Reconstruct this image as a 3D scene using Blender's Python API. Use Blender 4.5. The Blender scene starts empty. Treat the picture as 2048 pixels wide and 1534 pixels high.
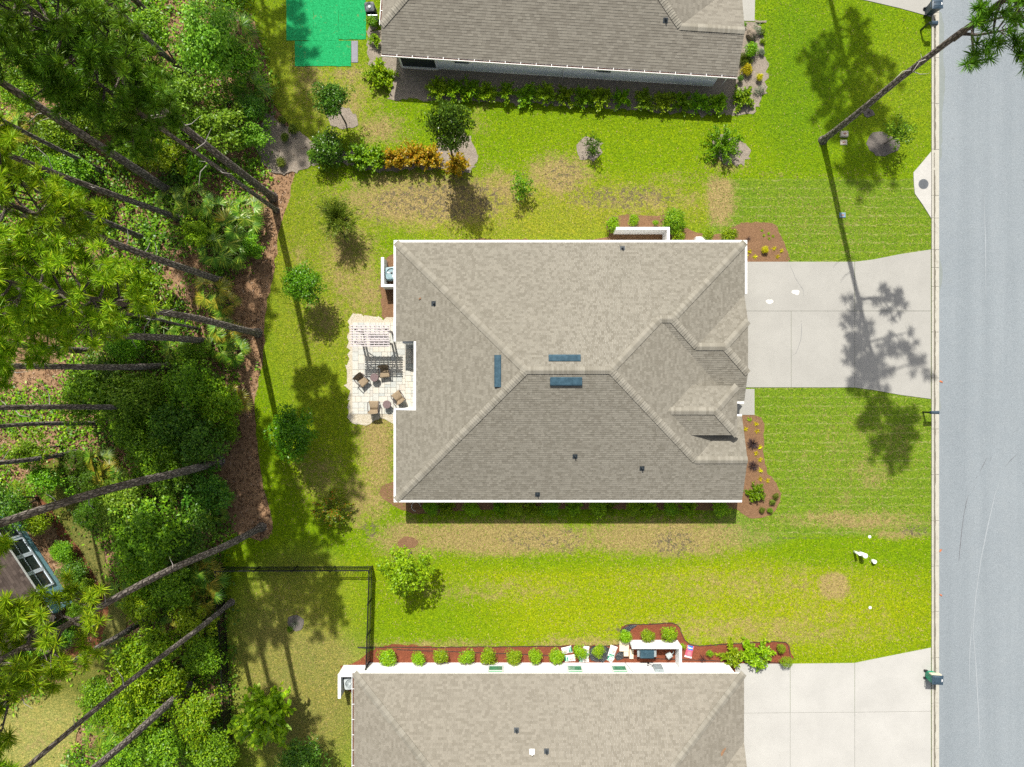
import bpy, bmesh, math, random
import numpy as np
from mathutils import Vector, Matrix
from mathutils.geometry import tessellate_polygon, delaunay_2d_cdt

# ------------------------------------------------------------------ camera, sky, sun, exposure
S = 30.0                       # photograph pixels per metre on the ground
H = 1024.0 / (0.75 * S)        # height of the drone above the ground
sc = bpy.context.scene
COL = sc.collection
cam = bpy.data.cameras.new('camera'); cam.lens = 24.0; cam.sensor_width = 36.0
cam.clip_end = 2000.0; cam.clip_start = 0.1
cam_o = bpy.data.objects.new('camera', cam); COL.objects.link(cam_o)
cam_o.location = (0, 0, H); cam_o.rotation_euler = (0, 0, 0)
sc.camera = cam_o

SUN_EL = math.radians(52.3)
SUN_TO = Vector((-0.219 * math.cos(SUN_EL), 0.976 * math.cos(SUN_EL), math.sin(SUN_EL)))
w = bpy.data.worlds.new('World'); sc.world = w; w.use_nodes = True
wn = w.node_tree.nodes; wl = w.node_tree.links
sky = wn.new('ShaderNodeTexSky'); sky.sky_type = 'NISHITA'; sky.sun_disc = False
sky.sun_elevation = SUN_EL; sky.sun_rotation = -math.radians(12.65)
sky.air_density = 0.8; sky.dust_density = 3.0; sky.ozone_density = 0.3
bg = wn['Background']; bg.inputs['Strength'].default_value = 0.1
hs_ = wn.new('ShaderNodeHueSaturation'); hs_.inputs['Saturation'].default_value = 0.5
wl.new(sky.outputs[0], hs_.inputs['Color']); wl.new(hs_.outputs[0], bg.inputs[0])
sun = bpy.data.lights.new('sun', 'SUN'); sun.energy = 4.4; sun.angle = math.radians(0.53)
sun.color = (1.0, 0.955, 0.88)
sun_o = bpy.data.objects.new('sun', sun); COL.objects.link(sun_o)
sun_o.rotation_euler = SUN_TO.to_track_quat('Z', 'Y').to_euler()
sun_o.location = (0, 0, 80)
sc.view_settings.view_transform = 'Standard'; sc.view_settings.look = 'None'
sc.view_settings.exposure = 0.60; sc.view_settings.gamma = 1.0
sc.view_settings.use_curve_mapping = False
sc.render.engine = 'CYCLES'
sc.cycles.max_bounces = 6; sc.cycles.diffuse_bounces = 3; sc.cycles.glossy_bounces = 2
sc.cycles.transmission_bounces = 3; sc.cycles.transparent_max_bounces = 6
sc.cycles.use_denoising = False
sc.cycles.caustics_reflective = False; sc.cycles.caustics_refractive = False

rnd = random.Random(7)
rng = np.random.default_rng(11)

# ------------------------------------------------------------------ helpers
def P(x, y, h=0.0):
    """the place, at height h, that the photograph shows at pixel x, y"""
    f = (1 - h / H) / S
    return Vector(((x - 1024) * f, (767 - y) * f, h))

def link(o, parent=None):
    COL.objects.link(o)
    if parent is not None: o.parent = parent
    return o

def tag(o, label=None, cat=None, group=None, kind=None):
    if label: o['label'] = label
    if cat: o['category'] = cat
    if group: o['group'] = group
    if kind: o['kind'] = kind
    return o

def thing(name, label, cat, loc=(0, 0, 0), rz=0.0, group=None):
    o = bpy.data.objects.new(name, None); o.empty_display_size = 0.2
    o.location = loc; o.rotation_euler = (0, 0, rz)
    link(o); tag(o, label, cat, group)
    return o

def mesh_np(name, V, F, mats=(), mi=None, smooth=False):
    """mesh from arrays: V (n,3), F (m,k) with all faces of k corners"""
    V = np.asarray(V, np.float32); F = np.asarray(F, np.int32)
    me = bpy.data.meshes.new(name)
    me.vertices.add(len(V)); me.vertices.foreach_set('co', V.ravel())
    m, k = F.shape
    me.loops.add(m * k); me.loops.foreach_set('vertex_index', F.ravel())
    me.polygons.add(m); me.polygons.foreach_set('loop_start', np.arange(0, m * k, k, dtype=np.int32))
    if mi is not None: me.polygons.foreach_set('material_index', np.asarray(mi, np.int32))
    if smooth: me.polygons.foreach_set('use_smooth', np.ones(m, bool))
    me.update(calc_edges=True)
    for mt in mats: me.materials.append(mt)
    return me

def mesh_py(name, V, F, mats=(), mi=None, smooth=False):
    me = bpy.data.meshes.new(name)
    me.from_pydata([tuple(v) for v in V], [], F)
    for mt in mats: me.materials.append(mt)
    if mi is not None: me.polygons.foreach_set('material_index', mi)
    if smooth: me.polygons.foreach_set('use_smooth', [True] * len(F))
    me.update()
    return me

def obj(name, me, parent=None, loc=None, rot=None, scale=None, mat=None):
    o = bpy.data.objects.new(name, me); link(o, parent)
    if loc is not None: o.location = loc
    if rot is not None: o.rotation_euler = rot
    if scale is not None: o.scale = scale if hasattr(scale, '__len__') else (scale,) * 3
    if mat is not None:
        o.material_slots[0].link = 'OBJECT'; o.material_slots[0].material = mat
    return o

class MB:
    """collects simple shapes of ONE part"""
    def __init__(s): s.V = []; s.F = []; s.M = []
    def add(s, V, F, m=0):
        b = len(s.V); s.V += [Vector(v) for v in V]; s.F += [tuple(i + b for i in f) for f in F]; s.M += [m] * len(F)
        return s
    def box(s, x0, x1, y0, y1, z0, z1, bev=0.0, m=0, rz=0.0, org=None):
        if bev:
            V = []
            b = bev
            for z, i in ((z0, 0), (z1 - b, 0), (z1, b)):
                V += [(x0 + i, y0 + i, z), (x1 - i, y0 + i, z), (x1 - i, y1 - i, z), (x0 + i, y1 - i, z)]
            F = [(3, 2, 1, 0), (8, 9, 10, 11)]
            for r in (0, 4):
                for k in range(4): F.append((r + k, r + (k + 1) % 4, r + 4 + (k + 1) % 4, r + 4 + k))
        else:
            V = [(x0, y0, z0), (x1, y0, z0), (x1, y1, z0), (x0, y1, z0), (x0, y0, z1), (x1, y0, z1), (x1, y1, z1), (x0, y1, z1)]
            F = [(3, 2, 1, 0), (4, 5, 6, 7), (0, 1, 5, 4), (1, 2, 6, 5), (2, 3, 7, 6), (3, 0, 4, 7)]
        if rz or org:
            R = Matrix.Rotation(rz, 3, 'Z'); o_ = Vector(org or (0, 0, 0))
            V = [R @ Vector(v) + o_ for v in V]
        return s.add(V, F, m)
    def prism(s, pts, z0, z1, m=0):
        """pts: plan polygon, anticlockwise; z0, z1 numbers or lists"""
        n = len(pts)
        a = sum(pts[i][0] * pts[(i + 1) % n][1] - pts[(i + 1) % n][0] * pts[i][1] for i in range(n))
        z0 = z0 if hasattr(z0, '__len__') else [z0] * n
        z1 = z1 if hasattr(z1, '__len__') else [z1] * n
        if a < 0: pts = pts[::-1]; z0 = z0[::-1]; z1 = z1[::-1]
        V = [(p[0], p[1], z) for p, z in zip(pts, z0)] + [(p[0], p[1], z) for p, z in zip(pts, z1)]
        F = [(i, (i + 1) % n, n + (i + 1) % n, n + i) for i in range(n)]
        tri = tessellate_polygon([[Vector((p[0], p[1], 0)) for p in pts]])
        for t in tri:
            A, B, C = (Vector((pts[i][0], pts[i][1], 0)) for i in t)
            t = tuple(t)
            if (B - A).cross(C - A).z < 0: t = t[::-1]
            F.append(tuple(n + i for i in t)); F.append(tuple(reversed(t)))
        return s.add(V, F, m)
    def tube(s, pts, rad, n=8, cap=True, m=0):
        pts = [Vector(p) for p in pts]
        rad = rad if hasattr(rad, '__len__') else [rad] * len(pts)
        V = []; F = []
        up = Vector((0, 0, 1)); d = (pts[1] - pts[0]).normalized()
        if abs(d.z) > .95: up = Vector((1, 0, 0))
        for i, p in enumerate(pts):
            d = (pts[min(i + 1, len(pts) - 1)] - pts[max(i - 1, 0)]).normalized()
            a = d.cross(up).normalized(); b = a.cross(d)
            for k in range(n):
                t = 2 * math.pi * k / n
                V.append(p + (a * math.cos(t) + b * math.sin(t)) * rad[i])
        for i in range(len(pts) - 1):
            for k in range(n):
                F.append((i * n + (k + 1) % n, i * n + k, (i + 1) * n + k, (i + 1) * n + (k + 1) % n))
        if cap:
            F.append(tuple(range(n))); F.append(tuple(reversed(range((len(pts) - 1) * n, len(pts) * n))))
        return s.add(V, F, m)
    def lathe(s, prof, n=20, org=(0, 0, 0), m=0):
        V = []; F = []; o_ = Vector(org)
        for r, z in prof:
            for k in range(n):
                t = 2 * math.pi * k / n
                V.append(o_ + Vector((r * math.cos(t), r * math.sin(t), z)))
        for i in range(len(prof) - 1):
            for k in range(n):
                F.append((i * n + k, i * n + (k + 1) % n, (i + 1) * n + (k + 1) % n, (i + 1) * n + k))
        F.append(tuple(reversed(range(n)))); F.append(tuple(range((len(prof) - 1) * n, len(prof) * n)))
        return s.add(V, F, m)
    def mesh(s, name, mats, smooth=False):
        return mesh_py(name, s.V, s.F, mats if isinstance(mats, (list, tuple)) else [mats], s.M, smooth)
    def build(s, name, mats, parent=None, smooth=False, **k):
        return obj(name, s.mesh(name, mats, smooth), parent, **k)

# ------------------------------------------------------------------ materials
class NT:
    def __init__(s, name):
        s.m = bpy.data.materials.new(name); s.m.use_nodes = True
        s.t = s.m.node_tree; s.t.nodes.clear()
        s.out = s.t.nodes.new('ShaderNodeOutputMaterial')
        s._co = None
    def set(s, sock, v):
        if isinstance(v, bpy.types.NodeSocket): s.t.links.new(v, sock)
        elif isinstance(v, (tuple, list)) and sock.type == 'RGBA': sock.default_value = tuple(v) + ((1,) if len(v) == 3 else ())
        else: sock.default_value = v
    def n(s, typ, ins=None, **props):
        nd = s.t.nodes.new('ShaderNode' + typ)
        for k, v in props.items(): setattr(nd, k, v)
        for k, v in (ins or {}).items(): s.set(nd.inputs[k], v)
        return nd
    @property
    def co(s):
        if s._co is None: s._co = s.n('TexCoord').outputs['Object']
        return s._co
    def noise(s, scale, detail=3, rough=.55, co=None, dist=0):
        return s.n('TexNoise', {'Vector': co or s.co, 'Scale': scale, 'Detail': detail, 'Roughness': rough, 'Distortion': dist}).outputs['Fac']
    def ramp(s, fac, stops, interp='LINEAR'):
        nd = s.n('ValToRGB', {'Fac': fac}); cr = nd.color_ramp; cr.interpolation = interp
        while len(cr.elements) < len(stops): cr.elements.new(.5)
        for e, (p, c) in zip(cr.elements, stops):
            e.position = p; e.color = tuple(c) + (1,) if hasattr(c, '__len__') else (c, c, c, 1)
        return nd.outputs[0]
    def mix(s, fac, a, b, blend='MIX'):
        nd = s.n('Mix', data_type='RGBA', blend_type=blend)
        s.set(nd.inputs[0], fac); s.set(nd.inputs[6], a); s.set(nd.inputs[7], b)
        return nd.outputs[2]
    def math(s, op, a, b=None, clamp=False):
        nd = s.n('Math', operation=op, use_clamp=clamp); s.set(nd.inputs[0], a)
        if b is not None: s.set(nd.inputs[1], b)
        return nd.outputs[0]
    def mapr(s, v, a, b, c=0., d=1.):
        return s.n('MapRange', {'Value': v, 'From Min': a, 'From Max': b, 'To Min': c, 'To Max': d}).outputs[0]
    def bump(s, h, dist=.02, strength=1.):
        return s.n('Bump', {'Height': h, 'Distance': dist, 'Strength': strength}).outputs[0]
    def bsdf(s, color, rough=.7, normal=None, metal=0., spec=.4, **k):
        ins = {'Base Color': color, 'Roughness': rough, 'Metallic': metal, 'Specular IOR Level': spec}
        if normal is not None: ins['Normal'] = normal
        ins.update(k)
        b = s.n('BsdfPrincipled', ins)
        s.t.links.new(b.outputs[0], s.out.inputs[0]); return b
    def surf(s, sh): s.t.links.new(sh, s.out.inputs[0])

def simple(name, col, rough=.6, var=.18, scale=6., metal=0., bump=0., spec=.4, fine=0.):
    t = NT(name)
    nz = t.noise(scale, 4)
    c = t.mix(t.mapr(nz, .3, .7), tuple(x * (1 - var) for x in col), tuple(min(1, x * (1 + var)) for x in col))
    if fine:
        c = t.mix(fine, c, t.ramp(t.noise(scale * 9, 2), [(.3, tuple(x * .55 for x in col)), (.7, tuple(min(1, x * 1.4) for x in col))]))
    nrm = t.bump(t.noise(scale * 6, 3), bump) if bump else None
    t.bsdf(c, t.mapr(nz, .3, .7, max(0, rough - .08), min(1, rough + .08)), nrm, metal, spec)
    return t.m

def leaf_mat(name, c1, c2, trans=.3, rough=.5, c3=None, spec=.25):
    """foliage: every leaf its own shade, light coming through it"""
    t = NT(name)
    g = t.n('NewGeometry').outputs['Random Per Island']
    stops = [(0., c1), (.75, c2)] + ([(1., c3)] if c3 else [])
    c = t.ramp(g, stops)
    ob = t.n('ObjectInfo').outputs['Random']
    c = t.n('HueSaturation', {'Hue': t.mapr(ob, 0, 1, .485, .515), 'Value': t.mapr(ob, 0, 1, .82, 1.18), 'Color': c}).outputs[0]
    b = t.n('BsdfPrincipled', {'Base Color': c, 'Roughness': rough, 'Specular IOR Level': spec})
    tr = t.n('BsdfTranslucent', {'Color': t.mix(1., c, (1.0, 1.0, .5), 'MULTIPLY')})
    mx = t.n('MixShader', {0: trans, 1: b.outputs[0], 2: tr.outputs[0]})
    t.surf(mx.outputs[0])
    return t.m

def bark_mat(name, dark, light, sx=9., sz=2.2):
    t = NT(name)
    mp = t.n('Mapping', {'Vector': t.co, 'Scale': (sx, sx, sz)}).outputs[0]
    v = t.n('TexVoronoi', {'Vector': mp, 'Scale': 1.0}, feature='DISTANCE_TO_EDGE').outputs['Distance']
    nz = t.noise(1.6, 4, co=mp)
    f = t.math('MULTIPLY', t.mapr(v, 0, .22), t.mapr(nz, .25, .7, .45, 1.))
    c = t.ramp(f, [(0, dark), (.55, tuple((a + b) / 2 for a, b in zip(dark, light))), (1, light)])
    t.bsdf(c, .9, t.bump(f, .05), spec=.15)
    return t.m

def shingle_mat(name, lo, hi, patch, green=.12):
    t = NT(name)
    g = t.n('NewGeometry').outputs['Random Per Island']
    mid = tuple((a + b) / 2 for a, b in zip(lo, hi))
    c = t.ramp(g, [(0, lo), (.35, mid), (.75, hi), (1., tuple(x * 1.08 for x in hi))])
    wth = t.noise(.55, 5, .65)
    c = t.mix(t.mapr(wth, .55, .8, 0, green * 1.5), c, patch)
    st = t.noise(.18, 3)
    c = t.mix(t.mapr(st, .35, .7, 0, .12), c, tuple(x * .8 for x in mid))
    gr = t.noise(120., 2)
    c = t.mix(.3, c, t.ramp(gr, [(.25, tuple(x * .5 for x in mid)), (.75, tuple(x * 1.5 for x in mid))]))
    t.bsdf(c, .92, t.bump(gr, .004), spec=.12)
    return t.m

def concrete_mat(name, col, stain=(.2, .18, .15), amt=.35, scale=.5):
    t = NT(name)
    ob = t.n('TexCoord').outputs['Object']
    a = t.noise(scale, 6, .65); b = t.noise(4.5, 4); f = t.noise(55., 2)
    c = t.mix(t.mapr(a, .3, .72), tuple(x * .9 for x in col), tuple(min(.95, x * 1.07) for x in col))
    c = t.mix(t.mapr(b, .55, .85, 0, amt), c, stain)
    wv = t.n('TexWave', {'Vector': ob, 'Scale': 3.2, 'Distortion': 3.0, 'Detail': 3.0, 'Detail Scale': 1.5}, bands_direction='Y').outputs['Fac']
    c = t.mix(t.mapr(wv, 0, 1, 0, .10), c, tuple(x * .8 for x in col))
    c = t.mix(.16, c, t.ramp(f, [(.3, tuple(x * .6 for x in col)), (.7, tuple(min(1, x * 1.25) for x in col))]))
    t.bsdf(c, .85, t.bump(f, .003), spec=.2)
    return t.m

M = {}
M['shingle'] = shingle_mat('weathered_shingles', (.150, .138, .110), (.220, .206, .170), (.165, .170, .130))
M['shingle_top'] = shingle_mat('grey_shingles', (.150, .137, .112), (.212, .197, .163), (.15, .155, .12))
M['shingle_warm'] = shingle_mat('warm_shingles', (.172, .156, .124), (.236, .217, .178), (.185, .187, .145))
M['shingle_brown'] = shingle_mat('brown_shingles', (.035, .026, .022), (.085, .066, .055), (.06, .05, .04))
M['caps'] = shingle_mat('ridge_cap_shingles', (.175, .162, .130), (.255, .240, .20), (.21, .21, .17))
M['caps_brown'] = shingle_mat('brown_ridge_caps', (.05, .04, .033), (.10, .08, .066), (.06, .05, .04))
M['deck'] = simple('roof_edge', (.17, .16, .13), .9)
M['white'] = simple('white_paint', (.8, .8, .79), .5, .04, 2.)
M['stucco'] = simple('white_stucco', (.78, .79, .78), .85, .04, 3.)
M['stucco_grey'] = simple('pale_grey_stucco', (.78, .81, .80), .85, .04, 3.)
M['glass'] = simple('window_glass', (.03, .05, .045), .08, .2, 2., spec=.6)
M['glass_green'] = simple('green_window_glass', (.06, .20, .11), .1, .2, 3., spec=.6)
M['glass_pale'] = simple('pale_window_blind', (.25, .47, .33), .3, .1, 3.)
M['screen'] = simple('dark_insect_screen', (.02, .03, .032), .6, .2)
M['concrete'] = concrete_mat('driveway_concrete', (.325, .318, .290), amt=.2)
M['concrete_bright'] = concrete_mat('new_concrete', (.395, .388, .362), amt=.14)
M['kerb'] = concrete_mat('kerb_concrete', (.40, .385, .33), (.13, .11, .075), .6, 1.4)
M['apron'] = concrete_mat('old_concrete', (.42, .41, .38), (.25, .24, .22), .5, 2.)
M['iron'] = simple('cast_iron', (.10, .11, .12), .7, .2, 20., bump=.01)
M['black_metal'] = simple('black_powder_coat', (.012, .013, .014), .45, .2)
M['dark_blue'] = simple('dark_blue_plastic', (.035, .06, .085), .4, .15, 5.)
M['vent'] = simple('blue_steel_vent', (.04, .085, .115), .35, .2, 4., metal=.2)
M['boot'] = simple('pipe_boot', (.022, .03, .036), .5, .2)
M['galv'] = simple('grey_metal', (.33, .38, .39), .4, .12, 5., metal=.3)
M['ac'] = simple('condenser_paint', (.21, .31, .34), .5, .1)
M['ac_grey'] = simple('grey_condenser_paint', (.42, .46, .46), .5, .1)
M['blade'] = simple('fan_blade', (.55, .56, .55), .4, .1)
M['wood'] = simple('weathered_pergola_wood', (.46, .42, .42), .8, .15, 9.)
M['wicker'] = simple('wicker', (.27, .205, .13), .75, .25, 30., bump=.02, fine=.4)
M['wicker_dark'] = simple('dark_wicker', (.10, .075, .07), .7, .3, 30., bump=.02, fine=.4)
M['table'] = simple('woven_table_top', (.17, .12, .12), .7, .3, 25., bump=.02, fine=.4)
M['frame_dark'] = simple('dark_frame', (.03, .025, .022), .6, .2)
M['pvc'] = simple('white_pvc', (.78, .8, .78), .35, .05)
M['bark'] = bark_mat('pine_bark', (.06, .052, .046), (.37, .325, .29))
M['bark_light'] = bark_mat('smooth_bark', (.09, .075, .06), (.26, .22, .18), 14, 5)
M['twig'] = simple('grey_twig', (.30, .28, .25), .85, .25, 12.)
M['clay'] = simple('beige_board', (.62, .53, .40), .85, .08, 4.)

# ------------------------------------------------------------------ ground
def densify(pts, step=.35, jit=.0, smooth=True, seed=0):
    """round a polygon a little and roughen its edge"""
    r = random.Random(seed); n = len(pts); out = []
    for i in range(n):
        p0, p1, p2, p3 = (Vector(pts[(i + k) % n][:2]) for k in (-1, 0, 1, 2))
        m = max(1, int((p2 - p1).length / step))
        for k in range(m):
            t = k / m
            if smooth:
                q = .5 * ((2 * p1) + (p2 - p0) * t + (2 * p0 - 5 * p1 + 4 * p2 - p3) * t * t + (3 * p1 - p0 - 3 * p2 + p3) * t ** 3)
            else: q = p1.lerp(p2, t)
            if jit: q = q + Vector((r.gauss(0, jit), r.gauss(0, jit)))
            out.append((q.x, q.y))
    return out

def px_poly(pts): return [tuple(P(x, y))[:2] for x, y in pts]

def sheet(name, pts, z, mat, depth=.06, jit=0., smooth=True, step=.35, seed=1, kind='structure', parent=None):
    poly = densify(px_poly(pts), step, jit, smooth, seed)
    mb = MB().prism(poly, z - depth, z)
    o = mb.build(name, mat, parent)
    if kind and parent is None: o['kind'] = kind
    return o

# woodland floor: pine straw and leaf litter
t = NT('pine_straw_floor')
a = t.noise(.22, 5, .6); b = t.noise(2.2, 4); f = t.noise(7., 4, .8, dist=1.2); f2 = t.noise(20., 3, .8, dist=1.)
c = t.ramp(a, [(.32, (.19, .105, .055)), (.55, (.31, .185, .10)), (.72, (.36, .24, .145))])
c = t.mix(t.mapr(b, .5, .75, 0, .5), c, (.13, .072, .04))
c = t.mix(.45, c, t.ramp(f, [(.3, (.10, .052, .027)), (.5, (.30, .175, .093)), (.72, (.50, .33, .20))]))
c = t.mix(.28, c, t.ramp(f2, [(.35, (.07, .042, .024)), (.7, (.52, .36, .22))]))
t.bsdf(c, .95, t.bump(t.math('ADD', f, t.math('MULTIPLY', b, 2.)), .06), spec=.1)
M['straw'] = t.m
g = MB(); g.add([(-300, -300, -.06), (300, -300, -.06), (300, 300, -.06), (-300, 300, -.06)], [(0, 1, 2, 3)])
tag(g.build('ground', M['straw']), kind='structure')

# lawn: one sheet whose vertices carry the wear of the turf
t = NT('lawn_turf')
at = t.n('Attribute', attribute_name='tint').outputs['Color']
de = t.n('Attribute', attribute_name='dead').outputs['Fac']
so = t.n('Attribute', attribute_name='soil').outputs['Fac']
n1 = t.noise(.55, 5, .6); n2 = t.noise(3.2, 4, .7); n3 = t.noise(8.5, 4, .8, dist=.8); n4 = t.noise(19., 3, .85)
c = t.mix(t.mapr(n1, .35, .7, 0, .5), at, t.mix(1., at, (1.35, 1.08, 1.0), 'MULTIPLY'))
c = t.mix(t.mapr(n2, .35, .7, 0, .7), c, t.mix(1., at, (.62, .78, .7), 'MULTIPLY'))
g3 = t.mix(1., c, t.ramp(n3, [(.32, (.36, .46, .3)), (.5, (.95, .95, .95)), (.68, (1.75, 1.5, 1.6))]), 'MULTIPLY')
g4 = t.mix(1., g3, t.ramp(n4, [(.34, (.42, .5, .3)), (.5, (1., 1., 1.)), (.66, (1.7, 1.5, 1.7))]), 'MULTIPLY')
sod = t.n('Attribute', attribute_name='sod').outputs['Fac']
wv = t.n('TexWave', {'Vector': t.co, 'Scale': .52, 'Distortion': 2.6, 'Detail': 3., 'Detail Scale': 2.5}, bands_direction='Y').outputs['Fac']
g4 = t.mix(t.math('MULTIPLY', t.math('MULTIPLY', sod, t.mapr(wv, .86, .99)), t.mapr(n2, .44, .66, 0, .7)), g4, (.36, .33, .13))
tan = t.mix(t.mapr(n3, .35, .65), (.17, .11, .045), (.44, .31, .15))
thr = t.math('ADD', t.math('ADD', t.math('MULTIPLY', n2, .4), t.math('MULTIPLY', n3, .3)), t.math('MULTIPLY', t.noise(1.1, 3, .6), .3))
dm = t.mapr(t.math('SUBTRACT', de, t.mapr(thr, .28, .72)), -.16, .16)
c = t.mix(t.math('MULTIPLY', dm, .78), g4, tan)
thr2 = t.math('ADD', t.math('MULTIPLY', t.noise(3.2, 4, .7), .6), t.math('MULTIPLY', n3, .4))
sm = t.mapr(t.math('SUBTRACT', so, t.mapr(thr2, .28, .70)), -.06, .08)
c = t.mix(t.math('MULTIPLY', sm, .75), c, (.075, .066, .052))
t.bsdf(c, .9, t.bump(t.math('ADD', n3, t.math('MULTIPLY', n4, .7)), .05), spec=.12)
M['lawn'] = t.m

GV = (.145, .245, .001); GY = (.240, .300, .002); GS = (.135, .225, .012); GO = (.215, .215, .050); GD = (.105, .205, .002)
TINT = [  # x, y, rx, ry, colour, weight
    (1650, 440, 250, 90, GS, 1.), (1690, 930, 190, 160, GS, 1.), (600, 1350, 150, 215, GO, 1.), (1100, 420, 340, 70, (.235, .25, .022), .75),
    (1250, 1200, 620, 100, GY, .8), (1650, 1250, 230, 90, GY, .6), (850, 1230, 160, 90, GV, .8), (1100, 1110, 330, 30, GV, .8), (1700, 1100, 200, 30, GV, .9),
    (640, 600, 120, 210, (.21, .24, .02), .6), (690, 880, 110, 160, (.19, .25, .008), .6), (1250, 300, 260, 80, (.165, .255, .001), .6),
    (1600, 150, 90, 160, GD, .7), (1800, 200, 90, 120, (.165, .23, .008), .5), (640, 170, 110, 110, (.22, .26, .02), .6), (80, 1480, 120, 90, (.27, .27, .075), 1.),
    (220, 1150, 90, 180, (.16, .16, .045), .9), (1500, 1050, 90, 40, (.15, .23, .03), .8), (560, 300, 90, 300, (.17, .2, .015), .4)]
DEAD = [(850, 400, 190, 55, .62), (1120, 350, 70, 42, .62), (1000, 380, 60, 50, .5), (1270, 400, 170, 40, .42), (1440, 400, 28, 46, .8), (780, 370, 70, 30, .5),
    (1000, 1075, 200, 32, .78), (1320, 1075, 190, 38, .66), (820, 1075, 90, 40, .55), (700, 520, 70, 120, .46), (740, 590, 60, 60, .46), (650, 640, 55, 60, .4), (600, 520, 40, 60, .3),
    (755, 880, 40, 150, .6), (730, 1000, 60, 60, .5), (720, 740, 22, 120, .6), (640, 950, 60, 60, .4), (800, 1180, 40, 30, .3), (1000, 1180, 230, 35, .34), (1500, 1170, 330, 55, .36),
    (1500, 1260, 350, 45, .40), (1640, 1230, 160, 70, .33), (1180, 1290, 140, 22, .5), (880, 1290, 180, 14, .42), (1668, 1172, 24, 20, 1.3),
    (600, 1350, 140, 210, .2), (560, 1200, 90, 60, .2), (690, 200, 90, 60, .42), (760, 260, 60, 40, .5), (620, 150, 40, 60, .42), (700, 150, 60, 22, .45), (650, 180, 40, 40, .4),
    (1650, 440, 230, 85, .24), (1700, 910, 180, 150, .26), (1740, 950, 60, 40, .38), (1800, 890, 60, 60, .3), (1710, 1040, 170, 22, .5), (1690, 1000, 30, 60, .3), (1800, 1068, 70, 12, .5),
    (80, 1480, 120, 80, .28), (1450, 330, 60, 22, .4), (1350, 355, 90, 18, .34), (1530, 350, 330, 5, .3), (960, 230, 30, 80, .3), (1560, 1270, 60, 30, .45), (1760, 1230, 22, 60, .3)]
SOIL = [(900, 400, 150, 55, .52), (830, 400, 120, 40, .5), (760, 420, 60, 40, .42), (1040, 380, 40, 60, .42), (1130, 350, 55, 40, .46), (1250, 395, 150, 30, .50), (1070, 1080, 80, 26, .46), (1140, 1080, 40, 40, .44), (1350, 1085, 60, 36, .50),
    (1030, 1075, 40, 22, .44), (760, 590, 60, 70, .32), (700, 150, 50, 20, .40), (1830, 1062, 44, 13, .55), (1600, 1076, 70, 4, .55), (590, 110, 60, 60, .28), (1480, 300, 30, 30, .38), (620, 620, 40, 60, .3), (740, 1060, 24, 26, .5),
    (1600, 355, 140, 3, .42), (1230, 1262, 40, 14, .42), (850, 700, 20, 60, .3)]

LAWN = [(495, -40), (508, 40), (528, 100), (540, 170), (552, 215), (590, 262), (622, 285), (640, 315), (600, 335), (585, 360), (572, 420), (556, 470), (553, 520), (545, 560),
        (535, 600), (530, 650), (528, 700), (518, 760), (510, 800), (512, 850), (517, 900), (525, 960), (537, 1010), (546, 1060), (520, 1082), (470, 1068), (440, 1090), (446, 1135),
        (452, 1250), (462, 1400), (472, 1600), (1863, 1600), (1863, -40)]
LAWN2 = [(60, 960), (120, 915), (150, 990), (195, 1075), (222, 1150), (255, 1230), (235, 1310), (190, 1385), (165, 1440), (150, 1490), (125, 1560), (-60, 1560), (-60, 1440), (60, 1392), (165, 1330), (212, 1250), (208, 1190), (165, 1110), (110, 1030)]

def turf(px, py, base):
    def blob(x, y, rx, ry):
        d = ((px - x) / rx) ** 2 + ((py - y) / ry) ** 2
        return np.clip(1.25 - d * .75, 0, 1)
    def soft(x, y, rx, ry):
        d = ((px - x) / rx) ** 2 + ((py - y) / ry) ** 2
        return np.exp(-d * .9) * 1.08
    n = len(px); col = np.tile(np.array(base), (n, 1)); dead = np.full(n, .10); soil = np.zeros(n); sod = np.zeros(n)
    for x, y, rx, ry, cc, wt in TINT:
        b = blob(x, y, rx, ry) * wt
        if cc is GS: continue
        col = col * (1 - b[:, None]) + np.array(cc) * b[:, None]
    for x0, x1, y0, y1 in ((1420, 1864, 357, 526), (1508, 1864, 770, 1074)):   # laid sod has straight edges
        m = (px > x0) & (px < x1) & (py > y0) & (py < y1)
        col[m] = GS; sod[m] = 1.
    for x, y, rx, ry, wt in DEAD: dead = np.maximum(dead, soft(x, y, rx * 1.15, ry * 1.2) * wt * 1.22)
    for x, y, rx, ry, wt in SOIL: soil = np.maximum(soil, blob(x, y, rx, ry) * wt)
    return col, dead, soil, sod

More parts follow.
